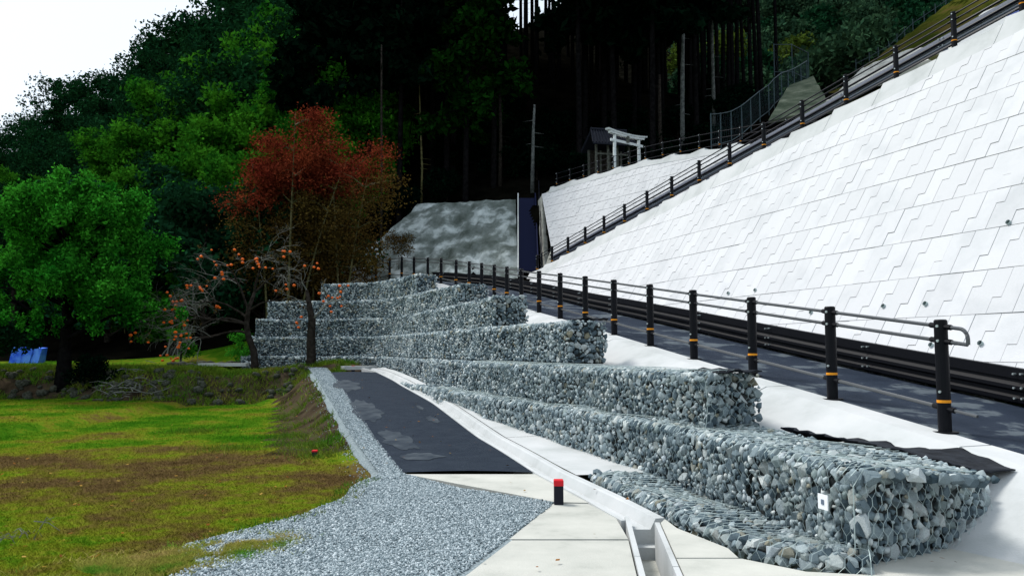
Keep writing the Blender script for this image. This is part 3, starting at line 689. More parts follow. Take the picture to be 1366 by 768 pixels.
# ------------------------------------------------------------------ railings
def lerp_edge(ss, q=0): return Vector((float(np.interp(ss,S,E2[:,0]))+float(np.interp(ss,S,EN[:,0]))*q, float(np.interp(ss,S,E2[:,1]))+float(np.interp(ss,S,EN[:,1]))*q, float(np.interp(ss,S,EZ))))
def cyl(r, h, n=16):
    return MB().tube([(0,0,0),(0,0,h)], r, n)
def post_meshes(r, h):
    mb = MB(); mb.tube([(0,0,0),(0,0,h-.012),(0,0,h)], [r,r,r*.8], 16)
    base = MB().tube([(0,0,0),(0,0,.012)], r*1.9, 16).mesh('base_flange', BROWN)
    band = MB().tube([(0,0,h*.262),(0,0,h*.287)], r*1.03, 16).mesh('reflective_band', ORANGE)
    return mb.mesh('post', BROWN, False), base, band
def railing(label, pts, H, r, rails, rr, rail_mat, group=None, loop_end=False, fl=True):
    rt = root('pedestrian_railing', label, 'railing', group=group)
    pm, bm_, bd = post_meshes(r, H)
    def bolt_mesh():
        return MB().tube([(0,0,0),(0,0,.02)], .014, 6).mesh('bolt', BOLT)
    blt = bolt_mesh()
    for k, p in enumerate(pts):
        o = link('post', pm, rt, loc=p)
        a = link('reflective_band', bd, o)
        if fl: link('base_flange', bm_, o)
        nxt = pts[min(k+1, len(pts)-1)]; prv = pts[max(k-1,0)]; t = (nxt-prv).normalized()
        for hh in rails:                  # sleeves through the post
            e1 = t*(r+.07 if k < len(pts)-1 else r*.6); c_ = Vector((0,0,hh*H))
            MB().tube([c_-t*(r+.07), c_+e1], rr*1.45, 8).build('rail_bracket', BROWN, o)
        for hh in (rails[0], rails[1], .36):
            b = link('bolt', blt, o, loc=(-r*.8*1, -r*.55, hh*H)); b.rotation_euler = (R(90),0,R(-50))
    for hh in rails:
        for a, b in zip(pts, pts[1:]):
            MB().tube([a+Vector((0,0,hh*H)), b+Vector((0,0,hh*H))], rr, 10).build('rail', rail_mat, rt)
    if loop_end:
        a = pts[0]; t = (pts[0]-pts[1]).normalized(); z1_, z2_ = rails[0]*H, rails[1]*H; rr2 = (z1_-z2_)/2
        path = [a+Vector((0,0,z1_))]
        L0 = .24
        path.append(a+t*L0+Vector((0,0,z1_)))
        for an in np.linspace(75, 0, 5): path.append(a+t*(L0+.09*math.cos(R(an)))+Vector((0,0,z1_-.09+.09*math.sin(R(an)))))
        path.append(a+t*(L0+.09)+Vector((0,0,z2_)))
        MB().tube(path, rr, 10).build('end_loop', rail_mat, rt)
        MB().tube([a+Vector((0,0,z2_)), a+t*(L0+.08)+Vector((0,0,z2_))], rr, 10).build('rail', rail_mat, rt)
        MB().tube([a+Vector((0,0,rails[2]*H)), a+t*.4+Vector((0,0,rails[2]*H-.0))], rr*.8, 8).build('rail', rail_mat, rt)
    return rt
POSTY = [7.83,9.48,11.08,12.67,14.2,15.8,17.4,19.1,20.85,22.6,24.2,25.8,27.6,29.3,31.3,33.8,35.3,36.7,38,39.3,40.5,41.5]
RAILB = M('railing_rail', (.05,.055,.06), .3, spec=.7)
pts = [eoff(int(np.argmin(abs(E2[:,1]-y))), .17) for y in POSTY]
for k, y in enumerate(POSTY):
    x = interp(y, E2[:,1], E2[:,0]); n = EN[int(np.argmin(abs(E2[:,1]-y)))]; pts[k] = Vector((x+.0*n[0], y, interp(y, E2[:,1], EZ)-.008))
railing('long dark railing of round posts with orange bands along the lower ramp', pts, 1.1, .062, (.94,.81,.215), .019, RAILB, loop_end=True)
def guardrail(label, P, off, nposts_sp, zlift, H0=.42, mat=BROWN, face=BROWN):
    rt = root('guardrail', label, 'guardrail')
    P = [np.array(p, float) for p in P]; Q = np.array(P); T = np.gradient(Q[:,:2], axis=0); T /= np.linalg.norm(T,axis=1)[:,None]; N_ = np.stack([-T[:,1],T[:,0]],1)
    c = Q.copy(); c[:,:2] -= N_*off
    s = H0/.42
    prof = [(0,.03),(.045,.055),(.05,.10),(.012,.13),(.012,.165),(.055,.195),(.055,.235),(.012,.27),(.012,.30),(.03,.31),(.03,.43),(-.05,.43),(-.05,.40),(-.02,.38),(-.02,.03)]
    nb = 0; step = 8
    for a in range(0, len(c)-1, step):
        b = min(len(c)-1, a+step); mb = MB(); rings = []
        for i in range(a, b+1):
            rings.append([(c[i,0]+N_[i,0]*d, c[i,1]+N_[i,1]*d, c[i,2]+zlift+h*s) for d, h in prof])
        mb.loft(rings).build('beam', mat, rt)
        o = MB().tube([(c[a,0]-N_[a,0]*.09, c[a,1]-N_[a,1]*.09, c[a,2]-.1), (c[a,0]-N_[a,0]*.09, c[a,1]-N_[a,1]*.09, c[a,2]+zlift+.42*s)], .055, 10).build('guardrail_post', mat, rt)
        mb = MB()
        for hh in (.10,.215,.37):
            for dt in (-.05,.05):
                bp = np.array([c[a,0]+N_[a,0]*.062+T[a,0]*dt, c[a,1]+N_[a,1]*.062+T[a,1]*dt, c[a,2]+zlift+hh*s]); mb.tube([bp-np.r_[N_[a]*.03,0], bp+np.r_[N_[a]*.012,0]], .014, 6)
        mb.build('bolt_cluster', BOLT, o)
    return rt
gl = [eoff(i, 0) for i in cut if edge[i].y < 42.5]
guardrail('low dark brown guardrail between the ramp and the white block wall', [tuple(p) for p in gl][2:], 2.02, 0, 0, .44)

# ------------------------------------------------------------------ block walls
def clip(poly, a, b, c):                # keep a*u+b*v <= c
    out = []
    for i in range(len(poly)):
        p, q = poly[i], poly[(i+1)%len(poly)]; dp, dq = a*p[0]+b*p[1]-c, a*q[0]+b*q[1]-c
        if dp <= 0: out.append(p)
        if (dp < 0 < dq) or (dq < 0 < dp): t = dp/(dp-dq); out.append((p[0]+(q[0]-p[0])*t, p[1]+(q[1]-p[1])*t))
    return out
def block_wall(rt, O, u_, v_, n_, U0, U1, V0, V1, w_, h_, planes, gap, seed, keep=lambda u,v: True, relief=.0):
    rr = random.Random(seed); nb = 0; blocks = []
    j = 0
    for j in range(int(math.floor(V0/h_)), int(math.ceil(V1/h_))):
        u = U0-2*w_+((j*.37)%1)*w_
        while u < U1+w_:
            v0 = j*h_; pieces = []
            for (ua, ha, ub, hb, rec) in ((u, .35, u+.5*w_, .63, 0.0), (u+.5*w_, .63, u+w_, .35, 1.0)):
                g = gap; gj = gap*.6; jg = .17*w_
                gc = g*.5
                poly = [(ua+gj, v0+gc), (ub-gj, v0+gc), (ub-gj, v0+hb*h_+g), (ub+jg-gj, v0+hb*h_+g), (ub+jg-gj, v0+h_-gc), (ua+jg+gj, v0+h_-gc), (ua+jg+gj, v0+ha*h_-g), (ua+gj, v0+ha*h_-g)]
                for pa in planes: poly = clip(poly, *pa) if len(poly) > 2 else []
                # drop doubles
                pp = []
                for p in poly:
                    if not pp or (abs(p[0]-pp[-1][0])+abs(p[1]-pp[-1][1])) > 1e-4: pp.append(p)
                if len(pp) > 2:
                    area = abs(sum(pp[i][0]*pp[(i+1)%len(pp)][1]-pp[(i+1)%len(pp)][0]*pp[i][1] for i in range(len(pp))))/2
                    if area > .01*w_*h_: pieces.append((pp, rec))
            if pieces and keep(u+w_/2, v0+h_/2): blocks.append((u, v0, pieces, rr.uniform(0,.008), rr.uniform(-.004,.004)))
            u += w_
    def dist(b): return ((O+u_*b[0]+v_*b[1])-CAMP).length
    blocks.sort(key=dist); rest = MB()
    for k, (bu, bv, pieces, pr, tl) in enumerate(blocks):
        mb = MB()
        for pp, rec in pieces:
            m = len(pp); d = .06+pr-rec*relief
            top = [O+u_*p[0]+v_*p[1]+n_*(d+ (p[1]-bv)/h_*(-.006)+tl*(p[0]-bu)) for p in pp]; bot = [O+u_*p[0]+v_*p[1]-n_*.02 for p in pp]
            mb.add(top+bot, [tuple(range(m))]+[(i+m, (i+1)%m+m, (i+1)%m, i) for i in range(m)])
        if k < 300: mb.build('wall_block', BLOCKM, rt)
        else: rest.add(mb.v, mb.f)
    if rest.v: rest.build('wall_block_mass', BLOCKM, rt, kind='stuff')
    return len(blocks)
w1 = root('block_wall', 'huge white stepped-joint block retaining wall right of the ramp', 'retaining wall')
bp = .945*BAT1                          # horizontal run into the bank per unit rise
hp1 = Vector((.945,.327,0)); v1 = (hp1*bp+Vector((0,0,1))).normalized(); u1 = -W1T; n1 = u1.cross(v1).normalized()
if n1.x > 0: n1 = -n1
O1 = Vector((wall1_x(30,4.0), 30, 4.0)); vz1 = v1.z
def w1uv(p): r = Vector(p)-O1; return r.dot(u1), r.dot(v1)
ta, tb = w1uv(F_UP-UPD*1.6), w1uv(N_UP+UPD*6)
dirt = Vector((tb[0]-ta[0], tb[1]-ta[1])); nn = (-dirt.y, dirt.x); ln = math.hypot(*nn); nn = (nn[0]/ln, nn[1]/ln); ct = nn[0]*ta[0]+nn[1]*ta[1]
COPE = .62
ba, bb = w1uv(Vector((wall1_x(33,4.2-.1), 33, 4.1))), w1uv(Vector((wall1_x(7.83,.55), 7.83, .55)))
db = Vector((bb[0]-ba[0], bb[1]-ba[1])); nb_ = (-db.y, db.x); lb = math.hypot(*nb_); nb_ = (nb_[0]/lb, nb_[1]/lb); cb = nb_[0]*ba[0]+nb_[1]*ba[1]
lo = (-nb_[0], -nb_[1], -cb)
umin = min(ta[0], ba[0])-1; umax = 31
NB = block_wall(w1, O1, u1, v1, n1, umin, umax, -6, 12, .84, .68/vz1, [(nn[0], nn[1], ct-COPE), lo], .007, 4)
# backing sheet and coping
def w1p(u, v, d=0): return O1+u1*u+v1*v+n1*d
def topv(u): return (ct-nn[0]*u)/nn[1]
def botv(u): return (cb-nb_[0]*u)/nb_[1]
rows = [[w1p(u, botv(u)-.4, .005), w1p(u, topv(u)-.2, .005)] for u in np.linspace(umin, umax, 14) if topv(u)-.2 > botv(u)-.4]
MB().grid(rows).build('backing', DARKC, w1)
upp = [F_UP+UPD*k for k in range(-1, 19)]
for k in range(len(upp)-1):
    a, b = upp[k], upp[k+1]; ua, va = w1uv(a); ub, vb = w1uv(b)
    zs = (b.z-a.z); rz_ = zs/v1.z
    tops = [(ua+.012-.25, va-.0), (ua+.22, va+.0), (ub-.25-.002, vb-rz_*.62)]
    # bottom edge parallel to the top line
    def bv(u): return max(topv(u)-COPE-.012, botv(u)-.3)
    poly = [(tops[0][0], bv(tops[0][0])), (tops[2][0], bv(tops[2][0])), tops[2], ((tops[1][0]+tops[2][0])/2, tops[1][1]+(tops[2][1]-tops[1][1])*.38), tops[1], tops[0]]
    front = [w1p(u, v, .055) for u, v in poly]; bk = Vector((.945,.327,0))*.34
    back = [w1p(u, v, .0)+bk for u, v in poly]; m = len(poly)
    MB().add(front+back, [tuple(range(m)), tuple(range(m,2*m))[::-1]]+[(i+m,(i+1)%m+m,(i+1)%m,i) for i in range(m)]).build('coping_length', W_CONC, w1)
# weep pipes
mbp = MB().tube([(0,0,0),(0,0,.10)], [.036,.036], 12, False); mbp.tube([(0,0,.10),(0,0,.03)], [.028,.028], 12, False)
wp_me = mbp.mesh('weep_pipe', WIRE); in_me = MB().tube([(0,0,.05),(0,0,.07)], .028, 12).mesh('bore_shade', BLACK)  # black plug inside each pipe stands for the shade of the hole
for (px, py) in [(1239,408),(1183,411),(1313,461),(1247,463),(1086,419),(1011,389),(975,393),(1350,300)]:
    r = ray(px, py); t = (O1-CAMP).dot(n1)/r.dot(n1); p = CAMP+r*t
    o = link('weep_pipe', wp_me, w1, loc=p-n1*.0); o.rotation_mode='QUATERNION'; o.rotation_quaternion = (n1+Vector((0,0,-.1))).to_track_quat('Z','Y')
    c = link('bore_shade', in_me, o)
# upper path + upper railing + guardrail
upl = [F_UP+UPD*k for k in np.arange(-2.2, 18.5, .5)]; ud = Vector((UPD.x,UPD.y,0)).normalized(); ur = Vector((-ud.y, ud.x, 0))   # behind the wall top
if ur.y < 0: ur = -ur
ur = Vector((ud.y*-1, ud.x, 0)); ur = ur if ur.x > 0 else -ur
mb = MB().grid([[p+ur*.1+Vector((0,0,-.12)), p+ur*1.2+Vector((0,0,-.12)), p+ur*2.5+Vector((0,0,-.12))] for p in upl]); struct('upper_path', mb, ASPHD)
pu = [F_UP+UPD*k+ur*.10+Vector((0,0,-.01)) for k in range(18, -2, -1)]
railing('dark railing climbing the stepped top of the big white wall', pu, .84, .055, (.93,.79,.2), .016, RAILM, fl=False)
gq = [tuple(p+Vector((0,0,-.12))) for p in [F_UP+UPD*k for k in np.arange(-1.5, 18.4, .25)][::-1]]
UG = guardrail('dark guardrail on the far side of the climbing upper path', gq, 1.15, 0, .86, .26, SILV)
for hh in (1.16,.98,.80):
    MB().tube([Vector(p)+ur*1.06+Vector((0,0,hh)) for p in gq], .028 if hh != .98 else .034, 8).build('guardrail_pipe', RAILM, UG)
# second wall
w2 = root('block_wall', 'smaller white block wall below the torii, behind the upper railing', 'retaining wall')
v2 = (W2B*BAT2+Vector((0,0,1))).normalized(); n2 = W2T.cross(v2).normalized(); n2 = n2 if n2.y < 0 else -n2
def w2v(z): return (z-6.4)/v2.z
pl2 = [(-w2v(3.1), -2.7, 0.0)]
tops2 = list(zip(*W2TOP))
def w2top(u): return w2v(interp(u, *W2TOP))
def keep2(u, v): return v < w2top(u)-.3
def w2p(u, v, d=0): return W2O+W2T*u+v2*v+n2*d
planes2 = [(-w2v(9.5), -2.7, .0)]      # left raking edge: from (0,0) to (-2.7, top)
for (a, b) in ((0,2),(2,5)):
    (ua, za), (ub, zb) = tops2[a], tops2[b]; va, vb = w2v(za)-.35, w2v(zb)-.35
    if a == 0: ua, va = -2.0, w2v(9.85)-.35
    nx_, ny_ = -(vb-va), (ub-ua); l_ = math.hypot(nx_, ny_); planes2.append((nx_/l_, ny_/l_, (nx_*ua+ny_*va)/l_))
block_wall(w2, W2O, W2T, v2, n2, -3, 16, -1.2, 4.2, .8, .5, planes2, .009, 8)
rows = [[w2p(max(u, -2.7*1.0*(0)) if False else u, -1.5, 0), w2p(u, w2top(u)-.1, 0)] for u in np.linspace(-1.2, 17, 18)]
MB().add([w2p(0,0,0), w2p(-2.7,w2v(9.5),0), w2p(-2,w2top(-2)-.1,0), w2p(5,w2top(5)-.1,0), w2p(17,w2top(17)-.1,0), w2p(17,-1.5,0), w2p(0,-1.5,0)], [(0,1,2,3,4,5,6)]).build('backing', DARKC, w2)
us = np.arange(-2.1, 16.9, 1.72)
for a, b in zip(us, us[1:]):
    va, vb = w2top(a), w2top(b); poly = [(a, va-.37),(b-.004, vb-.37),(b-.004, vb-.0),(b-.5, vb-.09),(a+.3, va-.1),(a+.25, va+.0),(a, va)]
    front = [w2p(u,v,.07) for u,v in poly]; back = [w2p(u,v,0)+W2B*.34 for u,v in poly]; m = len(poly)
    MB().add(front+back, [tuple(range(m)), tuple(range(m,2*m))[::-1]]+[(i+m,(i+1)%m+m,(i+1)%m,i) for i in range(m)]).build('coping_length', W_CONC, w2)
# raking end pier of the second wall
poly = [(0,-.8),(.0,0),(-2.7,w2v(9.5)),(-2.12,w2top(-2)),(-2.12,w2top(-2)-.37),(-2.4,w2v(9.2))]
rk = [w2p(0,-1,0.02)-W2T*.02, w2p(-2.72,w2v(9.5),.02), w2p(-3.4,w2v(9.45),-.25), w2p(-.6,-1,-.2)]
MB().add(rk+[p-n2*.3 for p in rk], [(0,1,2,3),(4,7,6,5),(0,4,5,1),(1,5,6,2),(2,6,7,3),(3,7,4,0)]).build('end_return', DARKC, w2)
for (px, py) in [(781,290),(795,283)]:
    pass
# fence on the second wall
pf = [w2p(u, w2top(u), 0)+W2B*.25+Vector((0,0,-.05)) for u in np.arange(-2.0, 17, 1.1)]
railing('dark thin railing on top of the smaller wall before the torii', pf, .8, .034, (.93,.6,.25), .012, RAILM, fl=False)

# ------------------------------------------------------------------ shotcrete slope and stair
SP = {'bl':at(440,385,41),'br':Vector((.25,37.4,4.9)),'tr':Vector((.2,43.0,9.75)),'tl':at(552,274,45.5)}
mb = MB(); rows = []; n = 40
left = [at(424,392,41), at(455,366,42), at(482,338,43), at(522,306,44), at(548,282,45), at(556,272,45.6)]
for j in range(n+1):
    t = j/n; k = t*(len(left)-1); i = min(int(k), len(left)-2); a = left[i].lerp(left[i+1], k-i); b = Vector((.28,37.3,4.7)).lerp(SP['tr'], t); row = []
    for m in range(61):
        s_ = m/60; p = a.lerp(b, s_); d = .2*nz(p.x,p.z,.5,1)+.22*nz(p.x,p.z,1.5,2)+.14*nz(p.x,p.z,3.8,3)
        d *= min(1, .35+(1.0-t)*4); row.append(p+Vector((0,-d*.8,d*.6)))
    rows.append(row)
o = mb.grid(rows).build('shotcrete_slope', SHOT, None, True, label='rough grey sprayed concrete slope left of the navy stair', cat='slope')
mb = MB(); pts = [at(430,390,41), at(450,372,41.6), at(470,350,42.3)]
bo = root('boulder', 'pale rounded boulder at the left foot of the sprayed slope', 'boulder', tuple(at(466,371,41)))
def boulder_mesh(s, seed, mat=BOULD, sub=3):
    bm = bmesh.new(); bmesh.ops.create_icosphere(bm, subdivisions=sub, radius=1)
    for v in bm.verts:
        d = 1+.28*noise.noise(v.co*1.1+Vector((seed,0,0)))+.12*noise.noise(v.co*3+Vector((seed,5,0))); v.co = Vector((v.co.x*s[0], v.co.y*s[1], v.co.z*s[2]))*d
    me = bpy.data.meshes.new('boulder'); bm.to_mesh(me); bm.free(); me.materials.append(mat); me.shade_smooth(); return me
link('rock_body', boulder_mesh((.8,.6,.65), 2), bo)
MB().add([Vector(p) for p in [(0,0,0)]], []).v
st = root('outdoor_stair', 'steep navy stair between the sprayed slope and the smaller wall', 'stair')
A0, A1 = Vector((.75,37.0,5.25)), Vector((.8,42.6,9.75)); ns = 24; dv = (A1-A0)
for k in range(ns):
    c = A0+dv*(k/ns); MB().box((c.x, c.y+.13, c.z+.06), (.86,.27,.17)).build('stair_tread', NAVY, st)
for s_ in (-1,1):
    x = s_*.47; a, b = A0+Vector((x,-.15,-.2)), A1+Vector((x,.1,0)); rings = [[p+Vector((-.03,0,0)), p+Vector((.03,0,0)), p+Vector((.03,0,.3)), p+Vector((-.03,0,.3))] for p in (a, b)]
    MB().loft(rings).build('stair_string', NAVY if s_ > 0 else W_CONC, st)
MB().grid([[A0+Vector((-.45,0,-.1)),A0+Vector((.45,0,-.1))],[A1+Vector((-.45,0,-.1)),A1+Vector((.45,0,-.1))]]).build('stair_bed', NAVY, st)
# small hand rail fence beside the stair foot
mb = MB()
pts = [A0+dv*t+Vector((.66,0,0)) for t in np.linspace(0,1.05,9)]
hr = root('hand_rail', 'thin dark handrail up the right side of the navy stair', 'handrail')
for p in pts: MB().tube([p+Vector((0,0,-.3)), p+Vector((0,0,.8))], .025, 8).build('baluster', RAILM, hr)
for hh in (.8,.45): MB().tube([p+Vector((0,0,hh)) for p in pts], .018, 8).build('rail', RAILM, hr)

# ------------------------------------------------------------------ torii and shrine
T0 = at(820,216,36.9); T1 = at(852.5,209,37.9); td = Vector((T1.x-T0.x, T1.y-T0.y, 0)); tl_ = td.length; td.normalize(); rz = math.atan2(td.y, td.x)
to = root('torii_gate', 'pale stone torii gate above the smaller white wall', 'torii', (T0.x+td.x*tl_/2, T0.y+td.y*tl_/2, gz(T0.x,T0.y)-.0), rz)
zt = at(820,180,36.9).z-to.location.z; hw = tl_/2
for s_ in (-1,1): MB().tube([(s_*hw*1.04,0,-.3),(s_*hw*.98,0,zt)], [.085,.075], 14).build('pillar', TORII, to)
def kasagi(z, half, hgt, dep, lift, nm):
    rings = []
    for k in range(13):
        u = -1+2*k/12; zz = z+lift*abs(u)**2.2; rings.append([(u*half*(1.0),-dep,zz),(u*half,dep,zz),(u*half*1.02,dep*1.1,zz+hgt),(u*half*1.02,-dep*1.1,zz+hgt)])
    MB().loft(rings).build(nm, TORII, to)
kasagi(zt+.0, hw+.3, .1, .09, .06, 'lintel'); kasagi(zt+.1, hw+.46, .07, .12, .09, 'cap_beam')
MB().box((0,0,zt-.26),(2*hw+.5,.08,.12)).build('tie_beam', TORII, to); MB().box((0,-.07,zt-.1),(.17,.05,.3)).build('name_tablet', WOODSH, to)
H0 = at(812,205,41.2); hz = gz(H0.x, H0.y)
hu = root('shrine_hut', 'small open timber shrine with a dark ribbed roof behind the torii', 'shrine', (H0.x, H0.y, hz), .22)
ev = at(810,190,40).z-hz; rg = at(810,175,41.2).z-hz; W_, D_ = 1.2, 1.0
for sx in (-1,-.28,.28,1):
    for sy in (-1,1): MB().box((sx*(W_-.3), sy*(D_-.4), ev/2), (.1,.1,ev)).build('timber_post', WOODSH, hu)
for s_ in (-1,1):
    MB().add([(-W_,s_*D_,ev),(W_,s_*D_,ev),(W_*.8,0,rg),(-W_*.8,0,rg),(-W_,s_*D_,ev-.07),(W_,s_*D_,ev-.07),(W_*.8,0,rg-.07),(-W_*.8,0,rg-.07)],
        [(0,1,2,3),(4,7,6,5),(0,4,5,1),(1,5,6,2),(3,2,6,7),(0,3,7,4)]).build('roof_slope', TILE, hu)
    for k in range(15):
        u = -1+2*k/14; MB().tube([(u*W_,s_*D_,ev+.03),(u*W_*.8,0,rg+.03)], .035, 6).build('roof_rib', TILE, hu)
MB().tube([(-W_*.84,0,rg+.06),(W_*.84,0,rg+.06)], .08, 8).build('ridge_cap', TILE, hu)
MB().box((0,D_-.4,ev*.5),(2*W_-.6,.05,ev)).build('back_wall', BARK, hu)
MB().box((0,-D_+.4,ev*.78),(2*W_-.5,.07,.09)).build('cross_beam', WOODSH, hu); MB().box((0,0,.1),(2*W_-.4,2*D_-.6,.2)).build('timber_deck', WOODSH, hu)

# ------------------------------------------------------------------ tall mesh fences, hillside works on the right
def mesh_fence(label, pts, H, mat=MESHG, top=True, cell=.25):
    rt = root('mesh_fence', label, 'fence')
    for k, p in enumerate(pts): MB().tube([p+Vector((0,0,-.2)), p+Vector((0,0,H))], .034, 8).build('fence_post', mat, rt)
    for hh in ([H*.97,.1] if top else [H*.6]): MB().tube([p+Vector((0,0,hh)) for p in pts], .025, 6).build('fence_rail', mat, rt)
    for a, b in zip(pts, pts[1:]):
        mb = MB(); L_ = (b-a).length; n = max(2, int(L_/cell))
        for k in range(n+1):
            t = k/n; p = a.lerp(b, t); mb.tube([p+Vector((0,0,.05)), a.lerp(b, min(1,t+.5*H/L_*.5))+Vector((0,0,H*.95))], .0028, 3, False)
            mb.tube([p+Vector((0,0,.05)), a.lerp(b, max(0,t-.5*H/L_*.5))+Vector((0,0,H*.95))], .0028, 3, False)
        mb.build('mesh_panel', mat, rt)
    return rt
fl = [(949,196,40),(962,194,41),(976,190,42),(990,181,43.5),(1002,170,45),(1014,159,46.5),(1026,150,47.5),(1033,141,48.5),(1043,132,50),(1052,128,51.5),(1060,124,53),(1069,118,54.5),(1077,112,56)]
mesh_fence('tall galvanised mesh fence climbing beside the cedar trunks', [at(*p) for p in fl], 1.75)
tf = [at(1033,98,56), at(1057,98,56), at(1079,108,57.5)]
mesh_fence('taller square mesh fence frame above the sprayed apron', tf, 2.2)
fl2 = [(1142,94,62),(1160,85,62),(1172,78,62),(1186,70,62),(1197,60,62),(1207,50,62),(1218,40,62),(1233,30,62),(1248,20,62),(1262,10,62),(1280,0,62)]
mesh_fence('distant wire fence along the top of the dry grass slope', [at(*p) for p in fl2], .9, top=False, cell=.5)
def sheet(name, corners, mat, label, cat, n=14, amp=.15, ribs=0):
    a, b, c, d = corners; rows = []
    for j in range(n+1):
        l_, r_ = a.lerp(d, j/n), b.lerp(c, j/n)
        rows.append([l_.lerp(r_, i/n)+Vector((0,-1,.5))*(amp*nz(l_.lerp(r_, i/n).x, l_.lerp(r_, i/n).z, 1.1)+(ribs*math.sin(i/n*PI*14))) for i in range(n+1)])
    o = MB().grid(rows).build(name, mat, None, False, label=label, cat=cat)
    md = o.modifiers.new('thickness','SOLIDIFY'); md.thickness = .2; md.offset = 1
    return o
SHOTG = M('green_grey_shotcrete', None, .95, stops=[(.4,(.06,.08,.05)),(.6,(.14,.16,.11)),(.7,(.25,.27,.2))], scale=.8, bump=.6, bscale=8)
sheet('shotcrete_apron', [at(1025,165,44),at(1110,150,44),at(1085,106,53),at(1052,118,52)], SHOTG, 'green grey ribbed concrete apron below the tall mesh fence', 'slope', ribs=.08)
PALEC = M('pale_bank_concrete', None, .95, stops=[(.35,(.3,.3,.27)),(.5,(.5,.5,.46)),(.6,(.62,.61,.57))], scale=.9, bump=.5, bscale=8)
sheet('concrete_bank', [at(1095,150,45),at(1290,62,45),at(1215,70,52),at(1152,94,54)], PALEC, 'pale concrete bank on the hillside below the dry grass', 'slope')
sheet('dry_grass_bank', [at(1150,96,53.5),at(1330,50,50),at(1366,-60,62),at(1275,2,62)], SLOPEG, 'olive dry grass bank rising to the wire fence', 'slope', n=20, amp=.4)
for k, (px, py, r, lb) in enumerate([(1246,72,.42,'large pale rock lying on the hillside above the wall coping'),(1112,138,.35,'pale rock beside the ribbed concrete apron'),(1260,70,.3,'small pale rock right of the larger hillside rock')]):
    link('boulder', boulder_mesh((r*1.2,r,r*.75), 10+k, PALEC), None, lb, 'rock', loc=at(px,py,43.5))

# ------------------------------------------------------------------ parked car above the wall
ca = root('parked_car', 'white car with blue tinted windows parked above the wall coping', 'car', tuple(at(1340,66,30)), R(112))
def car_body(prof, w_, mat, nm, par, inset=0):
    rings = [[(x, y, z) for x, z in prof] for y in (-w_/2,-w_/2+.06,w_/2-.06,w_/2)]
    for ri in (0,3):
        rings[ri] = [(x*.985, y, z*.99+.01) for x, y, z in rings[ri]]
    return MB().loft(rings).build(nm, mat, par)
b = car_body([(-1.65,.22),(-1.68,.6),(-1.6,.86),(-.9,.92),(1.25,.92),(1.62,.78),(1.7,.5),(1.66,.22)], 1.46, WHITEP, 'body', ca)
car_body([(-1.5,.86),(-1.4,1.42),(-1.15,1.52),(.3,1.52),(.5,1.46),(1.0,.9)], 1.3, WHITEP, 'cabin', ca)
for s_ in (-1,1):
    for (x0,x1,xt0,xt1) in ((-1.38,-.62,-1.28,-.62),(-.54,.22,-.54,.2),(.3,.84,.28,.42)):
        y = s_*.656; MB().add([(x0,y,.95),(x1,y,.95),(xt1,y,1.4),(xt0,y,1.4),(x0,y-s_*.03,.95),(x1,y-s_*.03,.95),(xt1,y-s_*.03,1.4),(xt0,y-s_*.03,1.4)],[(0,1,2,3),(7,6,5,4),(0,4,5,1),(1,5,6,2),(2,6,7,3),(3,7,4,0)]).build('side_window', GLASSB, ca)
    for x in (-1.05,1.05):
        wh = MB().tube([(x,s_*.6,.26),(x,s_*.74,.26)], .27, 20).build('tyre', BLACK, ca); MB().tube([(x,s_*.735,.26),(x,s_*.75,.26)], .16, 14).build('rim', BOLT, wh)
    MB().box((1.62,s_*.5,.66),(.1,.26,.14)).build('headlight', WHITEP, ca); MB().box((-1.66,s_*.6,.7),(.06,.14,.3)).build('tail_light', RED, ca)
MB().add([(.55,-.56,1.43),(.55,.56,1.43),(1.0,.6,.94),(1.0,-.6,.94),(.58,-.56,1.45),(.58,.56,1.45),(1.03,.6,.96),(1.03,-.6,.96)],[(0,1,2,3),(7,6,5,4),(0,4,5,1),(1,5,6,2),(2,6,7,3),(3,7,4,0)]).build('windscreen', GLASSB, ca)

# ------------------------------------------------------------------ small markers, tarp, debris
def marker(label, loc, h, w_, name='boundary_marker'):
    rt = root(name, label, 'marker', loc); mb = MB()
    mb.box((0,0,h*.36),(w_,w_,h*.78)); mb.build('shaft', BLACK, rt)
    b = MB(); b.loft([[(-w_*.52,-w_*.52,h*.75),(w_*.52,-w_*.52,h*.75),(w_*.52,w_*.52,h*.75),(-w_*.52,w_*.52,h*.75)],[(-w_*.52,-w_*.52,h*.97),(w_*.52,-w_*.52,h*.97),(w_*.52,w_*.52,h*.97),(-w_*.52,w_*.52,h*.97)],[(-w_*.44,-w_*.44,h),(w_*.44,-w_*.44,h),(w_*.44,w_*.44,h),(-w_*.44,w_*.44,h)]])
    b.build('red_cap', RED, rt); return rt
marker('black square bollard with a red top standing on the near paving', (.445,7.72,.01), .225, .088)
marker('short red capped stake in the grass edge left of the drive', (-3.0,12.25,gz(-3.0,12.25)), .1, .075)
marker('small dark marker with red cap at the far end of the drive', (-5.05,25.4,gz(-5.05,25.4)+.02), .25, .09)
tp = root('blue_sheet_stack', 'blue sheet covered box standing in the dark at far left', 'tarp box', tuple(Vector((-18.6,30.6,gz(-18.6,30.6)))), .12)
for k,(x0,x1,sk) in enumerate([(-.55,-.12,.05),(-.11,.2,.0),(.21,.52,.06)]):
    MB().add([(x0,-.3+sk,-.03),(x1,-.3,-.03),(x1+.1,-.22,.58-.02*k),(x0+.1,-.22+sk,.6),(x0,.3,-.03),(x1,.3,-.03),(x1+.1,.25,.58),(x0+.1,.25,.6)],[(0,1,2,3),(7,6,5,4),(0,4,5,1),(1,5,6,2),(2,6,7,3),(3,7,4,0)]).build('sheet_fold', BLUE, tp)

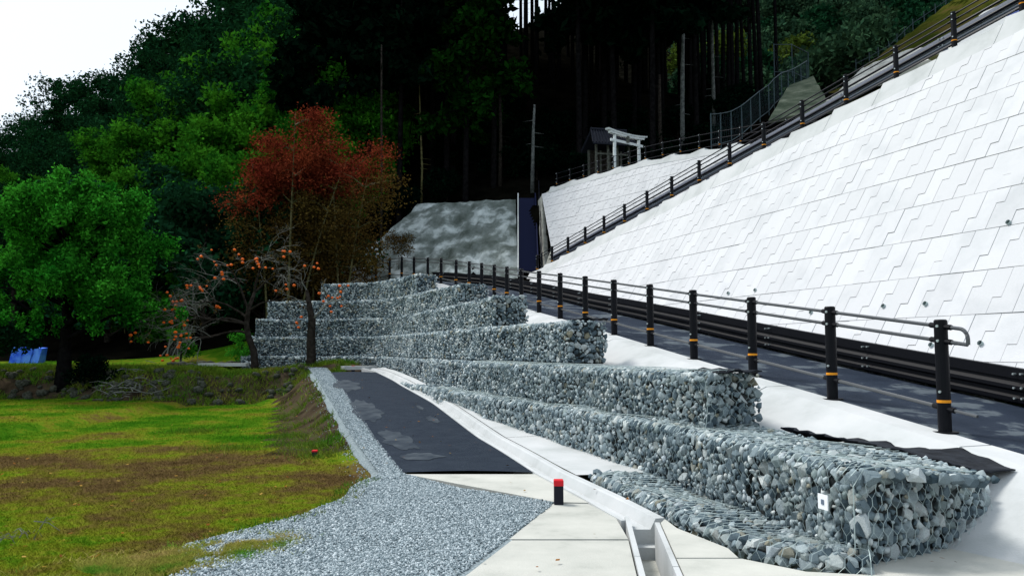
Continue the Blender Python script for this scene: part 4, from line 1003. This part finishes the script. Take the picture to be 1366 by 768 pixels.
# bank stones and brush
bk = root('stone_bank', 'overgrown bank of loose dark and pale stones behind the meadow', 'stone bank')
rr = random.Random(5); BS = [boulder_mesh((1,rr.uniform(.7,1),rr.uniform(.5,.8)), 30+k, STONEDK, 1) for k in range(6)]
DKST = M('dark_bank_stone', (.02,.024,.014), .95, col2=(.07,.075,.06), scale=3, bump=.7, bscale=12)  # dark greenish tone for the bank and rubble stones
for k in range(6): BS[k].materials[0] = DKST
for k in range(170):
    x = rr.uniform(-19,-6.6); yb0 = interp(x, [-24,-14,-12,-9.5,-7.5], [25.2,24.6,23.5,23.3,24.6]); t = rr.random(); y = yb0+t*1.45
    s_ = rr.uniform(.07,.2); o = link('stone', BS[rr.choice((0,1,2,3,4,5,2,3,4,5,2,3))], bk, loc=(x,y,gz(x,y)+s_*.15)); o.scale = (s_,)*3; o.rotation_euler = (rr.uniform(-.5,.5),rr.uniform(-.5,.5),rr.uniform(0,6))
def stick_pile(label, c, n, L_, seed, name='brush_pile', mat=TWIG, r=.012, hgt=.4):
    r_ = random.Random(seed); mb = MB()
    for k in range(n):
        a = r_.uniform(0,PI); x, y = c[0]+r_.gauss(0,L_*.7), c[1]+r_.gauss(0,.3); l = r_.uniform(.3,1)*L_; z = gz(x,y)+r_.uniform(0.02,hgt)
        p0 = Vector((x,y,z)); p1 = p0+Vector((math.cos(a)*l, math.sin(a)*l*.5, r_.gauss(0,.16)*l)); m = (p0+p1)/2+Vector((0,0,r_.gauss(0,.05)))
        mb.tube([p0,m,p1],[r*r_.uniform(.5,1.4),r*.8,r*.3],4,False)
    return mb.build(name, mat, None, label=label, cat='brush pile', kind='stuff')
stick_pile('heap of grey cut branches lying against the stone bank', (-11.6,23.9), 70, .7, 3)
stick_pile('scattered dry sticks in the grass at lower left', (-4.3,6.7), 26, .22, 4, r=.0045, hgt=.05)
lp = root('leaning_poles', 'bundle of pale poles leaning together behind the meadow terrace', 'poles', tuple(Vector((-13.6,32.3,gz(-13.6,32.3)))))
for k in range(6): MB().tube([(-.6+k*.22,0,0),(.1+.1*k-(k%2)*.5,.3,1.1+.1*(k%3))], .03, 6).build('pole', TWIG, lp)
dbr = root('rubble_heap', 'rubble and pale timber debris at the left foot of the gabions', 'rubble', (0,0,0))
for k in range(22):
    x, y = rr.uniform(-12.2,-9.2), rr.uniform(27.6,29.2); s_ = rr.uniform(.08,.2); o = link('rubble_stone', BS[k%3], dbr, loc=(x,y,gz(x,y)+s_*.3)); o.scale = (s_*1.3,s_,s_*.8)
MB().box((-9.9,27.4,gz(-9.9,27.4)+.08),(1.6,.5,.1),.1).build('pale_board', W_CONC, dbr)

# ------------------------------------------------------------------ grass
def blades(name, pts, hmin, hmax, mat, wd=.006, lean=.6):
    P = np.array(pts); n = len(P); a = rng.uniform(0,2*PI,n); h = rng.uniform(hmin,hmax,n)*(P[:,3] if P.shape[1] > 3 else 1); w_ = wd*rng.uniform(.7,1.6,n)
    d = np.stack([np.cos(a), np.sin(a), np.zeros(n)],1); l = np.stack([rng.normal(0,lean,n)*h, rng.normal(0,lean,n)*h, h],1); B = P[:,:3]
    v = np.stack([B-d*w_[:,None], B+d*w_[:,None], B+l],1).reshape(-1,3); f = np.arange(3*n).reshape(-1,3)
    o = link(name, npmesh(name, v, f, mat), kind='stuff'); return o
def infield(x, y):
    if y < 10: return x < gravel_left(y)-.02
    return x < e_left(y)-(.45+.065*(y-9))+.05
pts = []
while len(pts) < 150000:
    y = 4.3*math.exp(random.random()**.85*math.log(26/4.3)); x = -y*.68+random.random()*(y*.68-1.0)
    if infield(x, y) and y < interp(x, [-24,-14,-12,-9.5,-7.5], [25.2,24.6,23.5,23.3,24.6])+.3:
        pts.append((x,y,gz(x,y)-.003, .8+y*.05))
blades('meadow_grass', pts, .01, .028, BLADE, .0035, 1.0)
pts = []; tong = []
for _ in range(26000):                   # tongue of grass creeping over the gravel
    t = random.random(); x = -1.82-1.3*t+random.gauss(0,.12); y = 6.2-1.3*t+random.gauss(0,.15+.1*t)
    if nz(x,y,3.1) > -.22: tong.append((x,y,.005,1))
for _ in range(2600):
    x, y = random.uniform(-2.6,-1.5), random.uniform(6.2,9.4)
    if abs(x-gravel_left(y)) < .16 and nz(x,y,2.5) > -.1: pts.append((x,y,0,1))
for (cx,cy) in [(-4.6,13.2),(-3.4,13.6),(-6.3,16.0),(-3.6,16.0),(-2.9,12.3),(-5.4,19.5),(-4.2,15.1)]:
    for _ in range(500):
        x, y = random.gauss(cx,.28), random.gauss(cy,.25); pts.append((x,y,gz(x,y),1.6))
blades('verge_grass', tong, .012, .04, M('straw_green_blade', None, .8, stops=[(.35,(.09,.24,.02)),(.5,(.26,.27,.05)),(.65,(.34,.27,.09))], scale=2.5, island=.4, trans=.3, spec=0), .004, 1.0)
blades('grass_tufts', pts, .02, .06, BLADEG, .005)
pts = []
for _ in range(30000):
    x = random.uniform(-21,-5.2); yb0 = interp(x, [-24,-14,-12,-9.5,-7.5], [25.2,24.6,23.5,23.3,24.6]); y = yb0+abs(random.gauss(1.6,1.1))
    if nz(x,y,.9) > -.2 or y > yb0+1.7: pts.append((x,y,gz(x,y),1.5))
for _ in range(2500):
    y = random.uniform(12,24); x = e_left(y)-.4-random.random()*(.3+.06*(y-9)); pts.append((x,y,gz(x,y),1.2)) if nz(x,y,1.5) > .1 else None
blades('bank_grass', pts, .04, .12, BLADEG, .012)

C_ = []
for _ in range(700):
    x, y = random.uniform(-14,-4), random.gauss(24.6,2.4)
    if y < 28.5 and y > 17: C_.append((x,y,gz(x,y)+.03))
for _ in range(60):
    y = random.uniform(9.8,23); x = random.uniform(e_left(y)-.3, gutx(y)); C_.append((x,y,zroad(y)+.06))
for _ in range(50):
    x, y = random.uniform(-1.5,3.2), random.uniform(4.4,9); C_.append((x,y,.03)) if x > apron_left(y) else None
for _ in range(260):
    y = random.uniform(5,22); x = -y*.65+random.random()*(y*.65-2.3); C_.append((x,y,gz(x,y)+.03))
C_ = np.array(C_); n_ = len(C_); an = rng.uniform(0,2*PI,n_); sz = rng.uniform(.012,.03,n_)
a_ = np.stack([np.cos(an),np.sin(an),rng.normal(0,.2,n_)],1)*sz[:,None]; b_ = np.stack([-np.sin(an),np.cos(an),rng.normal(0,.2,n_)],1)*sz[:,None]*.6
link('fallen_leaves', npmesh('fallen_leaves', np.stack([C_-a_,C_-b_,C_+a_,C_+b_],1).reshape(-1,3), np.arange(4*n_).reshape(-1,4), M('fallen_leaf', None, .8, island=[(0,(.12,.05,.015)),(.4,(.22,.09,.02)),(.7,(.3,.2,.05)),(1,(.06,.03,.015))], spec=0)), kind='stuff')
# ------------------------------------------------------------------ trees
def leaves(C, size, mat, name='crown', flat=0.0):
    n = len(C); Rm = rand_rot(n)
    if flat: Rm[:,:,2] = Rm[:,:,2]*(1-flat)+np.array([0,0,1])*flat
    a = Rm[:,:,0]*(size*rng.uniform(.6,1.3,n))[:,None]; b = Rm[:,:,1]*(size*rng.uniform(.35,.8,n))[:,None]
    v = np.stack([C-a, C-b*.8+a*.1, C+a, C+b],1).reshape(-1,3); f = np.arange(4*n).reshape(-1,4); return npmesh(name, v, f, mat)
def clumps(cent, rad, n, squash=.7, shell=.55):
    out = []; cent = np.array(cent); rad = np.array(rad, float); wts = rad**2/np.sum(rad**2)
    cnt = rng.multinomial(n, wts)
    for c, r, k in zip(cent, rad, cnt):
        d = rng.normal(size=(k,3)); d /= np.linalg.norm(d,axis=1)[:,None]+1e-9; rr_ = r*(shell+(1-shell)*rng.random(k)**.6)*(1+.18*rng.normal(size=k))
        p = d*rr_[:,None]; p[:,2] *= squash; out.append(c+p)
    return np.vstack(out)
def limb_tree(h, spread, nlimb, r0, seed, trunk_h=.35, lean=0, droop=0, n=7):
    r_ = random.Random(seed); mb = MB(); tips = []
    top = Vector((lean*h, r_.uniform(-.04,.04)*h, h*.82)); tp_ = [Vector((0,0,-.4)), Vector((0,0,0)), Vector((lean*h*.2+r_.gauss(0,.02)*h, r_.gauss(0,.02)*h, h*trunk_h)), Vector((lean*h*.5, r_.gauss(0,.03)*h, h*.6)), top]
    mb.tube(tp_, [r0*1.3, r0*1.1, r0*.75, r0*.45, r0*.15], n)
    for k in range(nlimb):
        t = r_.uniform(trunk_h*.9, .85); a = 2*PI*k/nlimb+r_.uniform(-.4,.4); b = Vector((lean*h*t*.8, 0, h*t)); l = spread*(1.15-t)*r_.uniform(.7,1.15)+.15*spread
        e = b+Vector((math.cos(a)*l, math.sin(a)*l, l*r_.uniform(.25,.6)-droop*l)); m = b.lerp(e,.5)+Vector((0,0,l*.1)); mb.tube([b,m,e], [r0*.35,r0*.2,r0*.06], 5, False); tips.append(e); tips.append(m)
    tips.append(top); return mb, tips
def tree_obj(protos, name, loc, s, rz, label, cat, group, tilt=0):
    o = link(name, None, None, label, cat, group, None, loc); o.scale = (s,s,s*1.0); o.rotation_euler = (tilt, 0, rz)
    for nm, me in protos: link(nm, me, o)
    return o
def broad_proto(h, spread, nl, nleaf, lsize, mat, seed, bark=BARK, trunk_h=.3, cr=.9, squash=.75, droop=0, lean=0, r0=None, dense=1):
    mb, tips = limb_tree(h, spread, nl, r0 or h*.03, seed, trunk_h, lean, droop); r_ = random.Random(seed)
    cs = []; rs = []
    for t in tips:
        for _ in range(dense): cs.append(tuple(t+Vector((r_.gauss(0,.25),r_.gauss(0,.25),r_.gauss(0,.18)))*cr)); rs.append(cr*r_.uniform(.6,1.15))
    return [('trunk', mb.mesh('trunk', bark, True)), ('crown', leaves(clumps(cs, rs, nleaf, squash), lsize, mat))]
def cedar_proto(h, bare, rad, nleaf, mat, seed, r0=.17, lsize=.3, bark=CEDARBARK, stubs=True):
    r_ = random.Random(seed); mb = MB(); bx, by = r_.gauss(0,.12), r_.gauss(0,.12)
    mb.tube([(0,0,-1),(0,0,0),(bx,by,h*.5),(bx*1.5,by*1.5,h)], [r0*1.3,r0*1.1,r0*.75,.03], 8); C_ = []
    nb = int((h-bare)*3.4)
    for k in range(nb):
        t = k/nb; z = bare+(h-bare)*t; a = r_.uniform(0,2*PI); l = rad*(1-t)**.75*r_.uniform(.6,1.1)+.25
        e = np.array([math.cos(a)*l, math.sin(a)*l, z-.3*l+.05*l]); b = np.array([bx,by,z]); mb.tube([b,(b+e)/2+np.array([0,0,.06*l]),e],[.04,.025,.008],4,False)
        m = max(6, int(nleaf/nb)); s_ = rng.random(m)**.7; p = b+(e-b)*s_[:,None]+rng.normal(size=(m,3))*np.array([.34,.34,.22])*(.35+.35*l*.5); p[:,2] -= .15*rng.random(m)*l; C_.append(p)
    if stubs:
        for k in range(int(bare*1.2)):
            z = r_.uniform(1.5,bare); a = r_.uniform(0,2*PI); l = r_.uniform(.3,1.1); mb.tube([(bx*z/h,by*z/h,z),(bx+math.cos(a)*l,by+math.sin(a)*l,z-.1*l)],[.02,.006],4,False)
    return [('trunk', mb.mesh('trunk', bark, True)), ('crown', leaves(np.vstack(C_), lsize, mat))]
def bamboo_proto(h, nleaf, seed):
    """a clump of culms whose tops arch over with hanging sprays"""
    r_ = random.Random(seed); mb = MB(); cs = []; rs = []
    for k in range(9):
        a = r_.uniform(0,2*PI); b0 = Vector((r_.gauss(0,.5), r_.gauss(0,.5), -.5)); hh = h*r_.uniform(.72,1.05); arch = r_.uniform(.14,.3)*hh
        pp = [b0+Vector((math.cos(a)*arch*t**3, math.sin(a)*arch*t**3, hh*(t-.14*t**4))) for t in np.linspace(0,1,9)]
        mb.tube(pp, [.05*(1-.9*t) for t in np.linspace(0,1,9)], 5, False)
        for t in np.linspace(.38,1,9):
            i = min(int(t*8),7); p = pp[i].lerp(pp[i+1], t*8-i); rr_ = .42+.5*math.sin(PI*min(1,(t-.3)*1.1)); 
            for _ in range(2): cs.append(tuple(p+Vector((r_.gauss(0,.35),r_.gauss(0,.35),r_.gauss(-.1,.25))))); rs.append(rr_*r_.uniform(.6,1.1))
    return [('culms', mb.mesh('culms', BAMBARK, True)), ('crown', leaves(clumps(cs, rs, nleaf, .6, .35), .14, L_BAMBOO))]
# hero green tree at the left
mb_, tips_ = limb_tree(6.3, 2.9, 24, .24, 41, .2); r_ = random.Random(4); cs_ = []; rs_h = []
for t in tips_:
    for _ in range(4): cs_.append(tuple(t+Vector((r_.gauss(0,.5), r_.gauss(0,.5), max(-.1, r_.gauss(.2,.4)))))); rs_h.append(r_.uniform(.16,.48))
for k in range(60):
    a = r_.uniform(0,2*PI); d = r_.uniform(.8,2.6); cs_.append((d*math.cos(a), d*math.sin(a), r_.uniform(1.7,3.6))); rs_h.append(r_.uniform(.12,.3))
L_BRIGHT2 = leafm('bright_tree_leaf', (.008,.1,.008), (.05,.27,.022), isl=.8)
pr = [('trunk', mb_.mesh('trunk', CEDARBARK, True)), ('crown', leaves(clumps(cs_, rs_h, 70000, 1.15, .2), .065, L_BRIGHT2))]
P0 = Vector((-14.2,25.3,0)); tree_obj(pr, 'broadleaf_tree', (P0.x,P0.y,gz(P0.x,P0.y)), 1.0, .4, 'large bright green leafy tree at left with thick dark trunk', 'tree', None)
tree_obj(broad_proto(2.4, 1.6, 10, 5000, .09, L_DARK, 43, trunk_h=.15, cr=.5, r0=.07, dense=2), 'dark_shrub', (-16.9,24.9,gz(-16.9,24.9)), 1, 0, 'low dark shrub under the large bright tree at left edge', 'shrub', None)
# bamboo
bam = [bamboo_proto(9, 13000, 60+k) for k in range(3)]
bspots = [(150,330,37),(205,270,38),(250,240,40),(120,260,44),(185,210,45),(235,170,47),(290,130,49),(325,95,51),(365,150,47),(300,205,43),(340,235,41),(265,310,36),(205,360,35.5),(395,60,55),(415,110,50),(160,165,54),(255,120,56),(450,150,47),(60,250,48),(90,330,38),(300,330,36.5),(330,300,38),(20,210,56),(180,140,53),(215,110,58),(285,160,46),(380,90,58),(350,70,60),(430,180,48),(230,230,42),(170,300,37.5),(360,260,42),(110,215,47),(470,60,50),(400,190,46),(445,240,44),(500,110,49),(395,20,60),(345,20,64),(310,55,60),(255,75,60),(140,210,52),(490,190,47),(420,20,56)]
bspots.sort()
ORD = ['first','second','third','fourth','fifth','sixth','seventh','eighth','ninth','tenth','eleventh','twelfth']+[str(n)+('rd' if n == 23 or n == 33 else 'nd' if n in (22,32) else 'st' if n in (21,31) else 'th') for n in range(13,50)]
for k, (px, py, Y) in enumerate(bspots):
    X = (px-683)/FPX*Y; g = gz(X,Y); topz = at(px,py,Y).z; s_ = max(.55, min(1.7, (topz-g)/8.6))
    g2 = topz-8.6*s_
    tree_obj(bam[k%3], 'bamboo_clump', (X,Y,min(g, g2+0)) if g2 > g else (X,Y,g2), s_, random.uniform(0,6), 'feathery green bamboo clump, '+ORD[k]+' from the left among those on the hillside', 'bamboo', 'bamboo clumps on the left hillside')
# dark conifers and broadleaves of the left hill
L_RIDGE = leafm('ridge_leaf', (.004,.024,.011), (.011,.052,.015), tr=.1)
dk = [cedar_proto(14, 1.5, 3.6, 9000, L_RIDGE, 70+k, lsize=.2, stubs=False) for k in range(3)]
rdg = [broad_proto(9, 3.8, 15, 9000, .15, L_RIDGE, 175+k, cr=1.25, dense=3, trunk_h=.12) for k in range(3)]
dk2 = [broad_proto(9, 3.6, 14, 6000, .2, L_DARK, 75+k, cr=1.3, dense=2, trunk_h=.15) for k in range(2)]
def skyline(px): return interp(px, [-120,0,40,90,130,180,230,260,340,500], [215,150,105,80,72,55,5,-25,-80,-160])
rr = random.Random(12); kk = 0
for Y in (58,66,76,88,102):
    for px in range(-150, 470, 38):
        p_ = px+rr.uniform(-16,16); X = (p_-683)/FPX*Y; y = Y+rr.uniform(-3,3); g = gz(X,y)
        tgt = at(p_, skyline(p_)+(102-Y)*2.4+rr.uniform(-3,16), y).z; h = tgt-g
        if h < 4: continue
        if h > 27: continue
        pr = dk[kk%3] if kk%4 == 0 else rdg[kk%3]; base_h = 14 if pr in dk else 9.9
        s_ = h/base_h; kk += 1 if rr.random() < .6 else 2
        tree_obj(pr, 'conifer' if pr in dk else 'broadleaf_tree', (X,y,g-.2), s_, rr.uniform(0,6), 'dark green tree on the ridge of the left hill' , 'tree', 'dark trees covering the left hill')
UL = [(-26,38),(-23,36.5),(-21,40),(-18,35.5),(-16,38),(-13.5,35),(-12,38),(-10.8,34.6),(-19,44),(-14,43),(-25,45),(-10.5,41),(-30,50),(-22,50),(-15,50)]
UO = [sorted(UL, key=lambda p: p[0]/p[1]).index(p) for p in UL]
for k,(X,Y) in enumerate(UL):
    tree_obj(dk2[k%2], 'broadleaf_tree', (X,Y,gz(X,Y)-.6), .62+.2*(k%3)*.5, k, 'very dark understorey tree, '+ORD[UO[k]]+' from the left in the shade behind the terrace', 'tree', 'dark understorey trees behind the terrace')
# cedar plantation in the middle
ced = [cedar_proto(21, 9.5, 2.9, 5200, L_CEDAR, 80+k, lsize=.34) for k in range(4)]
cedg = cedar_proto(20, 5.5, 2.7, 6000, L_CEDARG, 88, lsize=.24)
gapc = cedar_proto(24, 19.5, 2.0, 1500, L_CEDAR, 94, r0=.17, lsize=.4)
rr = random.Random(31); spots = []
for Y in np.arange(47, 84, 3.1):
    for X in np.arange(-11, 19, 2.5):
        x, y = X+rr.uniform(-.9,.9), Y+rr.uniform(-1,1)
        if x > 11+(y-47)*.42: continue
        if (y < 50 and x > 2 and x < 9): pass
        spots.append((x,y))
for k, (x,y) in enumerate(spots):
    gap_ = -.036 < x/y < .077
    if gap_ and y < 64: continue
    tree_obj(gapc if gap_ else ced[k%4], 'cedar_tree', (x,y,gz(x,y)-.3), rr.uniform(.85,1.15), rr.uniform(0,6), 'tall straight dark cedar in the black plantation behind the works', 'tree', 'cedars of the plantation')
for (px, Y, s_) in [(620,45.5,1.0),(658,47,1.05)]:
    X = (px-683)/FPX*Y; tree_obj(cedg, 'cedar_tree', (X,Y,gz(X,Y)-.3), s_, px, ('left' if px < 640 else 'right')+' one of two cedars with branches painted lit green at the front of the black plantation', 'tree', 'green lit front cedars')
# trunks at the forest edge, some with light put into the bark colour
def pale_trunk(px, py0, py1, Y, r, label, mat=LITBARK, lean=0):
    a = at(px, py0, Y); b = at(px+lean, py1, Y); g = min(gz(a.x,Y), a.z)
    rt = root('forest_trunk', label, 'tree trunk', (a.x, Y, g))
    p = [Vector((0,0,0)), Vector((.03,0,(b.z-g)*.35)), Vector(((b.x-a.x)*.5,0,(b.z-g)*.7)), Vector((b.x-a.x,0,b.z-g))]
    MB().tube(p, [r*1.2,r,r*.85,r*.6], 8).build('bole', mat, rt, True)
    mb = MB(); r_ = random.Random(int(px))
    for k in range(4):
        z = r_.uniform(.3,.9)*(b.z-g); s_ = r_.choice((-1,1)); mb.tube([(p[3].x*z/(b.z-g),0,z),(p[3].x*z/(b.z-g)+s_*r_.uniform(.3,.7),-.1,z-.1)],[.02,.005],4,False)
    mb.build('dead_branches', mat, rt)
pale_trunk(710, 246, 140, 44.6, .1, 'grey trunk painted pale as if lit, above the navy stair', lean=3)
pale_trunk(562, 272, 105, 46.5, .06, 'thin tan trunk standing above the sprayed slope', BAMBARK, -3)
pale_trunk(667, 250, 80, 47, .11, 'dim brown trunk left of the pale trunk above the stair', BARK)
pale_trunk(910, 182, 20, 48, .14, 'grey trunk with dead branches right of the torii', LITBARK, 2)
pale_trunk(880, 185, 100, 47, .12, 'dim grey trunk just right of the shrine roof', BARK)
pale_trunk(952, 168, 0, 51, .12, 'slim grey trunk left of the mesh fence', LITBARK, -3)
pale_trunk(508, 300, 60, 44, .07, 'thin grey trunk right of the red tree', BARK, 1)
# open cedar row at the right against the far hill
opn = [cedar_proto(24, 19, 2.2, 1800, L_CEDAR, 95+k, r0=.15, lsize=.4) for k in range(3)]
for k, (px, Y) in enumerate([(934,60),(946,57),(955,63),(964,56),(978,60),(990,66),(1009,58),(1018,62),(1024,60),(1045,63),(925,66),(971,64),(985,57),(1001,70)]):
    X = (px-683)/FPX*Y; tree_obj(opn[k%3], 'cedar_tree', (X,Y,gz(X,Y)-.4), 1.0+.1*(k%3), k, 'slender bare cedar stem standing against the far hillside', 'tree', 'bare cedar stems against the far hill')
# far hillside wood on the right
far = [broad_proto(8, 3.4, 12, 2600, .34, m, 110+k, cr=1.5, dense=2, trunk_h=.12) for k, m in enumerate((L_FAR, L_FARY, L_DARK, L_FAR))]
rr = random.Random(77)
for Y in np.arange(78, 190, 8.5):
    for X in np.arange(.24*Y, .82*Y, 7.0):
        x, y = X+rr.uniform(-2,2), Y+rr.uniform(-3,3); g = gz(x,y); py = 469-(g-EYE)*FPX/y
        if py < -90 or py > 160: continue
        k = rr.choice((0,0,1,2,3,2)); tree_obj(far[k], 'broadleaf_tree', (x,y,g-.8), rr.uniform(.8,1.25), rr.uniform(0,6), ['grey green','yellow green','dark green','grey green'][k]+' rounded tree in the far hillside wood', 'tree', 'far hillside trees')
# understorey filling the plantation edge
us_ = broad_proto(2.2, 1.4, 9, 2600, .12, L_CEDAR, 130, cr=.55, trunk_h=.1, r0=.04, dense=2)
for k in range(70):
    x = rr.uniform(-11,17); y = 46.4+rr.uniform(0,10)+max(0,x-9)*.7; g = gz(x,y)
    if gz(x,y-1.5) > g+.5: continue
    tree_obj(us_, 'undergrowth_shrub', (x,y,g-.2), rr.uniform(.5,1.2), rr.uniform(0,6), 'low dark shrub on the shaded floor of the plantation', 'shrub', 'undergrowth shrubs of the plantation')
# red tree behind the gabions
def red_tree():
    mb = MB(); r_ = random.Random(9); cs=[]; rs=[]; cs2=[]; rs2=[]
    for k in range(17):
        a = r_.uniform(0,2*PI); b = Vector((r_.uniform(-1.2,1.5), r_.gauss(0,.6), -2)); sp = r_.uniform(.1,2.6); hh = r_.uniform(6.4,9.0)-sp*.75
        pp = [b+Vector((math.cos(a)*sp*t**1.7, math.sin(a)*sp*.7*t**1.7, (hh+2)*t)) for t in np.linspace(0,1,8)]
        mb.tube(pp, [.06*(1-.85*t) for t in np.linspace(0,1,8)], 6, False)
        for t in (.45,.55,.65,.75,.85,.95):
            i = int(t*7); p = pp[i].lerp(pp[min(i+1,7)], t*7-i)
            for _ in range(3):
                an = r_.uniform(0,2*PI); l = r_.uniform(.4,1.15); e = p+Vector((math.cos(an)*l, math.sin(an)*l*.8, r_.uniform(-.2,.7)*l)); mb.tube([p,(p+e)/2+Vector((0,0,.1)),e],[.02,.012,.004],4,False)
                (cs if (e.z > 5.4+.5*e.x*.6) else cs2).append(tuple(e)); (rs if (e.z > 5.4+.5*e.x*.6) else rs2).append(r_.uniform(.45,1.0))
    return [('stems', mb.mesh('stems', BAMBARK, True)), ('red_crown', leaves(clumps(cs, rs, 38000, .7, .05), .055, L_RED)), ('rust_foliage', leaves(clumps(cs2, rs2, 42000, .9, .05), .055, L_RUST))]
rt_ = red_tree(); X = (404-683)/FPX*33.5
o = tree_obj(rt_, 'autumn_tree', (X,33.5,gz(X,33.5)), 1.0, 0, 'many stemmed tree with dull red crown behind the gabions', 'tree', None)
o.scale = (1.17,1,1.0); o.location.z = at(430,150,33.5).z-9.2
rs_ = broad_proto(2.2,1.3,9,2600,.06,L_RUST,140,bark=TWIG,cr=.5,trunk_h=.1,r0=.03); q_ = at(535,340,41.4)
tree_obj(rs_, 'rusty_shrub', (q_.x,40.6,at(535,352,40.6).z), .7, 0, 'sparse rusty shrub growing on the left of the sprayed slope', 'shrub', None)
# persimmon trees
fr_me = bpy.data.meshes.new('fruit'); bm = bmesh.new(); bmesh.ops.create_icosphere(bm, subdivisions=2, radius=.048)
for v in bm.verts: v.co.z *= .82
bm.to_mesh(fr_me); bm.free(); fr_me.materials.append(FRUIT); fr_me.shade_smooth()
def bare_tree(seed, h, trunk, dirs, nfruit, label, loc, spread=1.0, depth=5):
    r_ = random.Random(seed); mb = MB(); tw = MB(); tips = []
    rt = root('persimmon_tree', label, 'tree', loc)
    mb.tube([Vector(p) for p in trunk[0]], trunk[1], 9)
    def grow(p, d, l, r, dep):
        n = 4; pts = [p]; dd_ = d.copy()
        for k in range(n):
            dd_ = (dd_+Vector((r_.gauss(0,.2),r_.gauss(0,.2),r_.gauss(-.05,.14)))).normalized(); pts.append(pts[-1]+dd_*l/n)
        (mb if dep > 3 else tw).tube(pts, [r*(.75 if dep < 4 else 1)*(1-.45*k/n) for k in range(n+1)], 6 if dep > 3 else 4, False)
        if dep <= 2: tips.append(pts[-1]); tips.append(pts[2])
        if dep == 0: return
        for k in range(r_.choice((2,3,3))):
            i = r_.choice((2,3,4,4)); nd = (dd_+Vector((r_.gauss(0,.55),r_.gauss(0,.55),r_.gauss(.02,.42)))).normalized(); grow(pts[i], nd, l*r_.uniform(.6,.82), r*.58, dep-1)
    for (p, d, l, r) in dirs: grow(Vector(p), Vector(d).normalized(), l, r, depth)
    mb.build('trunk', BARK, rt, True); tw.build('twigs', TWIG, rt)
    r_.shuffle(tips)
    seeds_ = tips[:max(1,nfruit//4)]
    for k in range(nfruit):
        c = seeds_[k%len(seeds_)]+Vector((r_.gauss(0,.16),r_.gauss(0,.16),-.05+r_.gauss(0,.12))); o = link('fruit', fr_me, rt, loc=c); s_ = r_.uniform(.8,1.25); o.scale = (s_,s_,s_)
    C_ = clumps([tuple(t) for t in tips[:60]], [.12]*60, 160); link('last_leaves', leaves(C_, .045, L_RUST, 'last_leaves'), rt)
p = Vector((-8.75,27.1,gz(-8.75,27.1)))
bare_tree(2, 3, ([(0,0,-.2),(0.02,0,.25),(-.03,0,.7),(-.22,0,1.15),(-.3,0,1.6),(-.25,0,2.1),(-.05,0,2.7)], [.15,.13,.115,.105,.09,.075,.05]),
  [((-.25,0,1.3),(-1,.1,.12),1.1,.05),((-.3,0,1.6),(-1,-.2,.42),1.25,.055),((-.28,0,1.8),(-.8,.2,.75),1.2,.05),((-.25,0,2.1),(-.35,.1,1),1.05,.05),((-.05,0,2.7),(.15,0,1),1.0,.045),((-.05,0,2.7),(.75,0,.7),.9,.04),((-.2,0,2.1),(.9,-.2,.5),1.0,.04),((-.3,0,1.6),(-.9,-.1,.2),1.3,.045)],
  96, 'bare wide spreading persimmon tree full of small orange fruit', tuple(p))
p = Vector((-6.62,26.3,gz(-6.62,26.3)))
bare_tree(6, 2.5, ([(0,0,-.2),(0,0,.2),(-.02,0,.9),(.0,0,1.5),(-.1,0,2.0),(-.2,0,2.5)], [.2,.16,.14,.125,.09,.05]),
  [((0,0,1.5),(.6,0,.9),.8,.05),((-.1,0,2.0),(-.8,0,.5),.55,.03),((-.2,0,2.5),(-.2,0,1),.6,.03)],
  18, 'upright bare persimmon trunk standing close against the gabions', tuple(p), depth=3)
# ivy-clad stump and shrub left of gabions
for (px, py, Y, s_, lb) in [(323,478,28.3,.75,'leafy green shrub against the left end of the gabions'),(243,484,30,.95,'ivy covered stump at the dark edge of the terrace')]:
    pr = broad_proto(1.9,.42,7,1800,.05,L_BRIGHT if px > 300 else L_BAMBOO,150+px,cr=.26,trunk_h=.15,r0=.05,dense=2); X = (px-683)/FPX*Y
    tree_obj(pr, 'ivy_shrub', (X,Y,gz(X,Y)-.05), s_, 0, lb, 'shrub', None)
tree_obj(us_, 'undergrowth_shrub', (-12.9,24.6,gz(-12.9,24.6)-.3), .5, 1, 'low dark bush on the bank beside the big tree trunk', 'shrub', None)
print('objects', len(bpy.data.objects), 'blocks', NB)
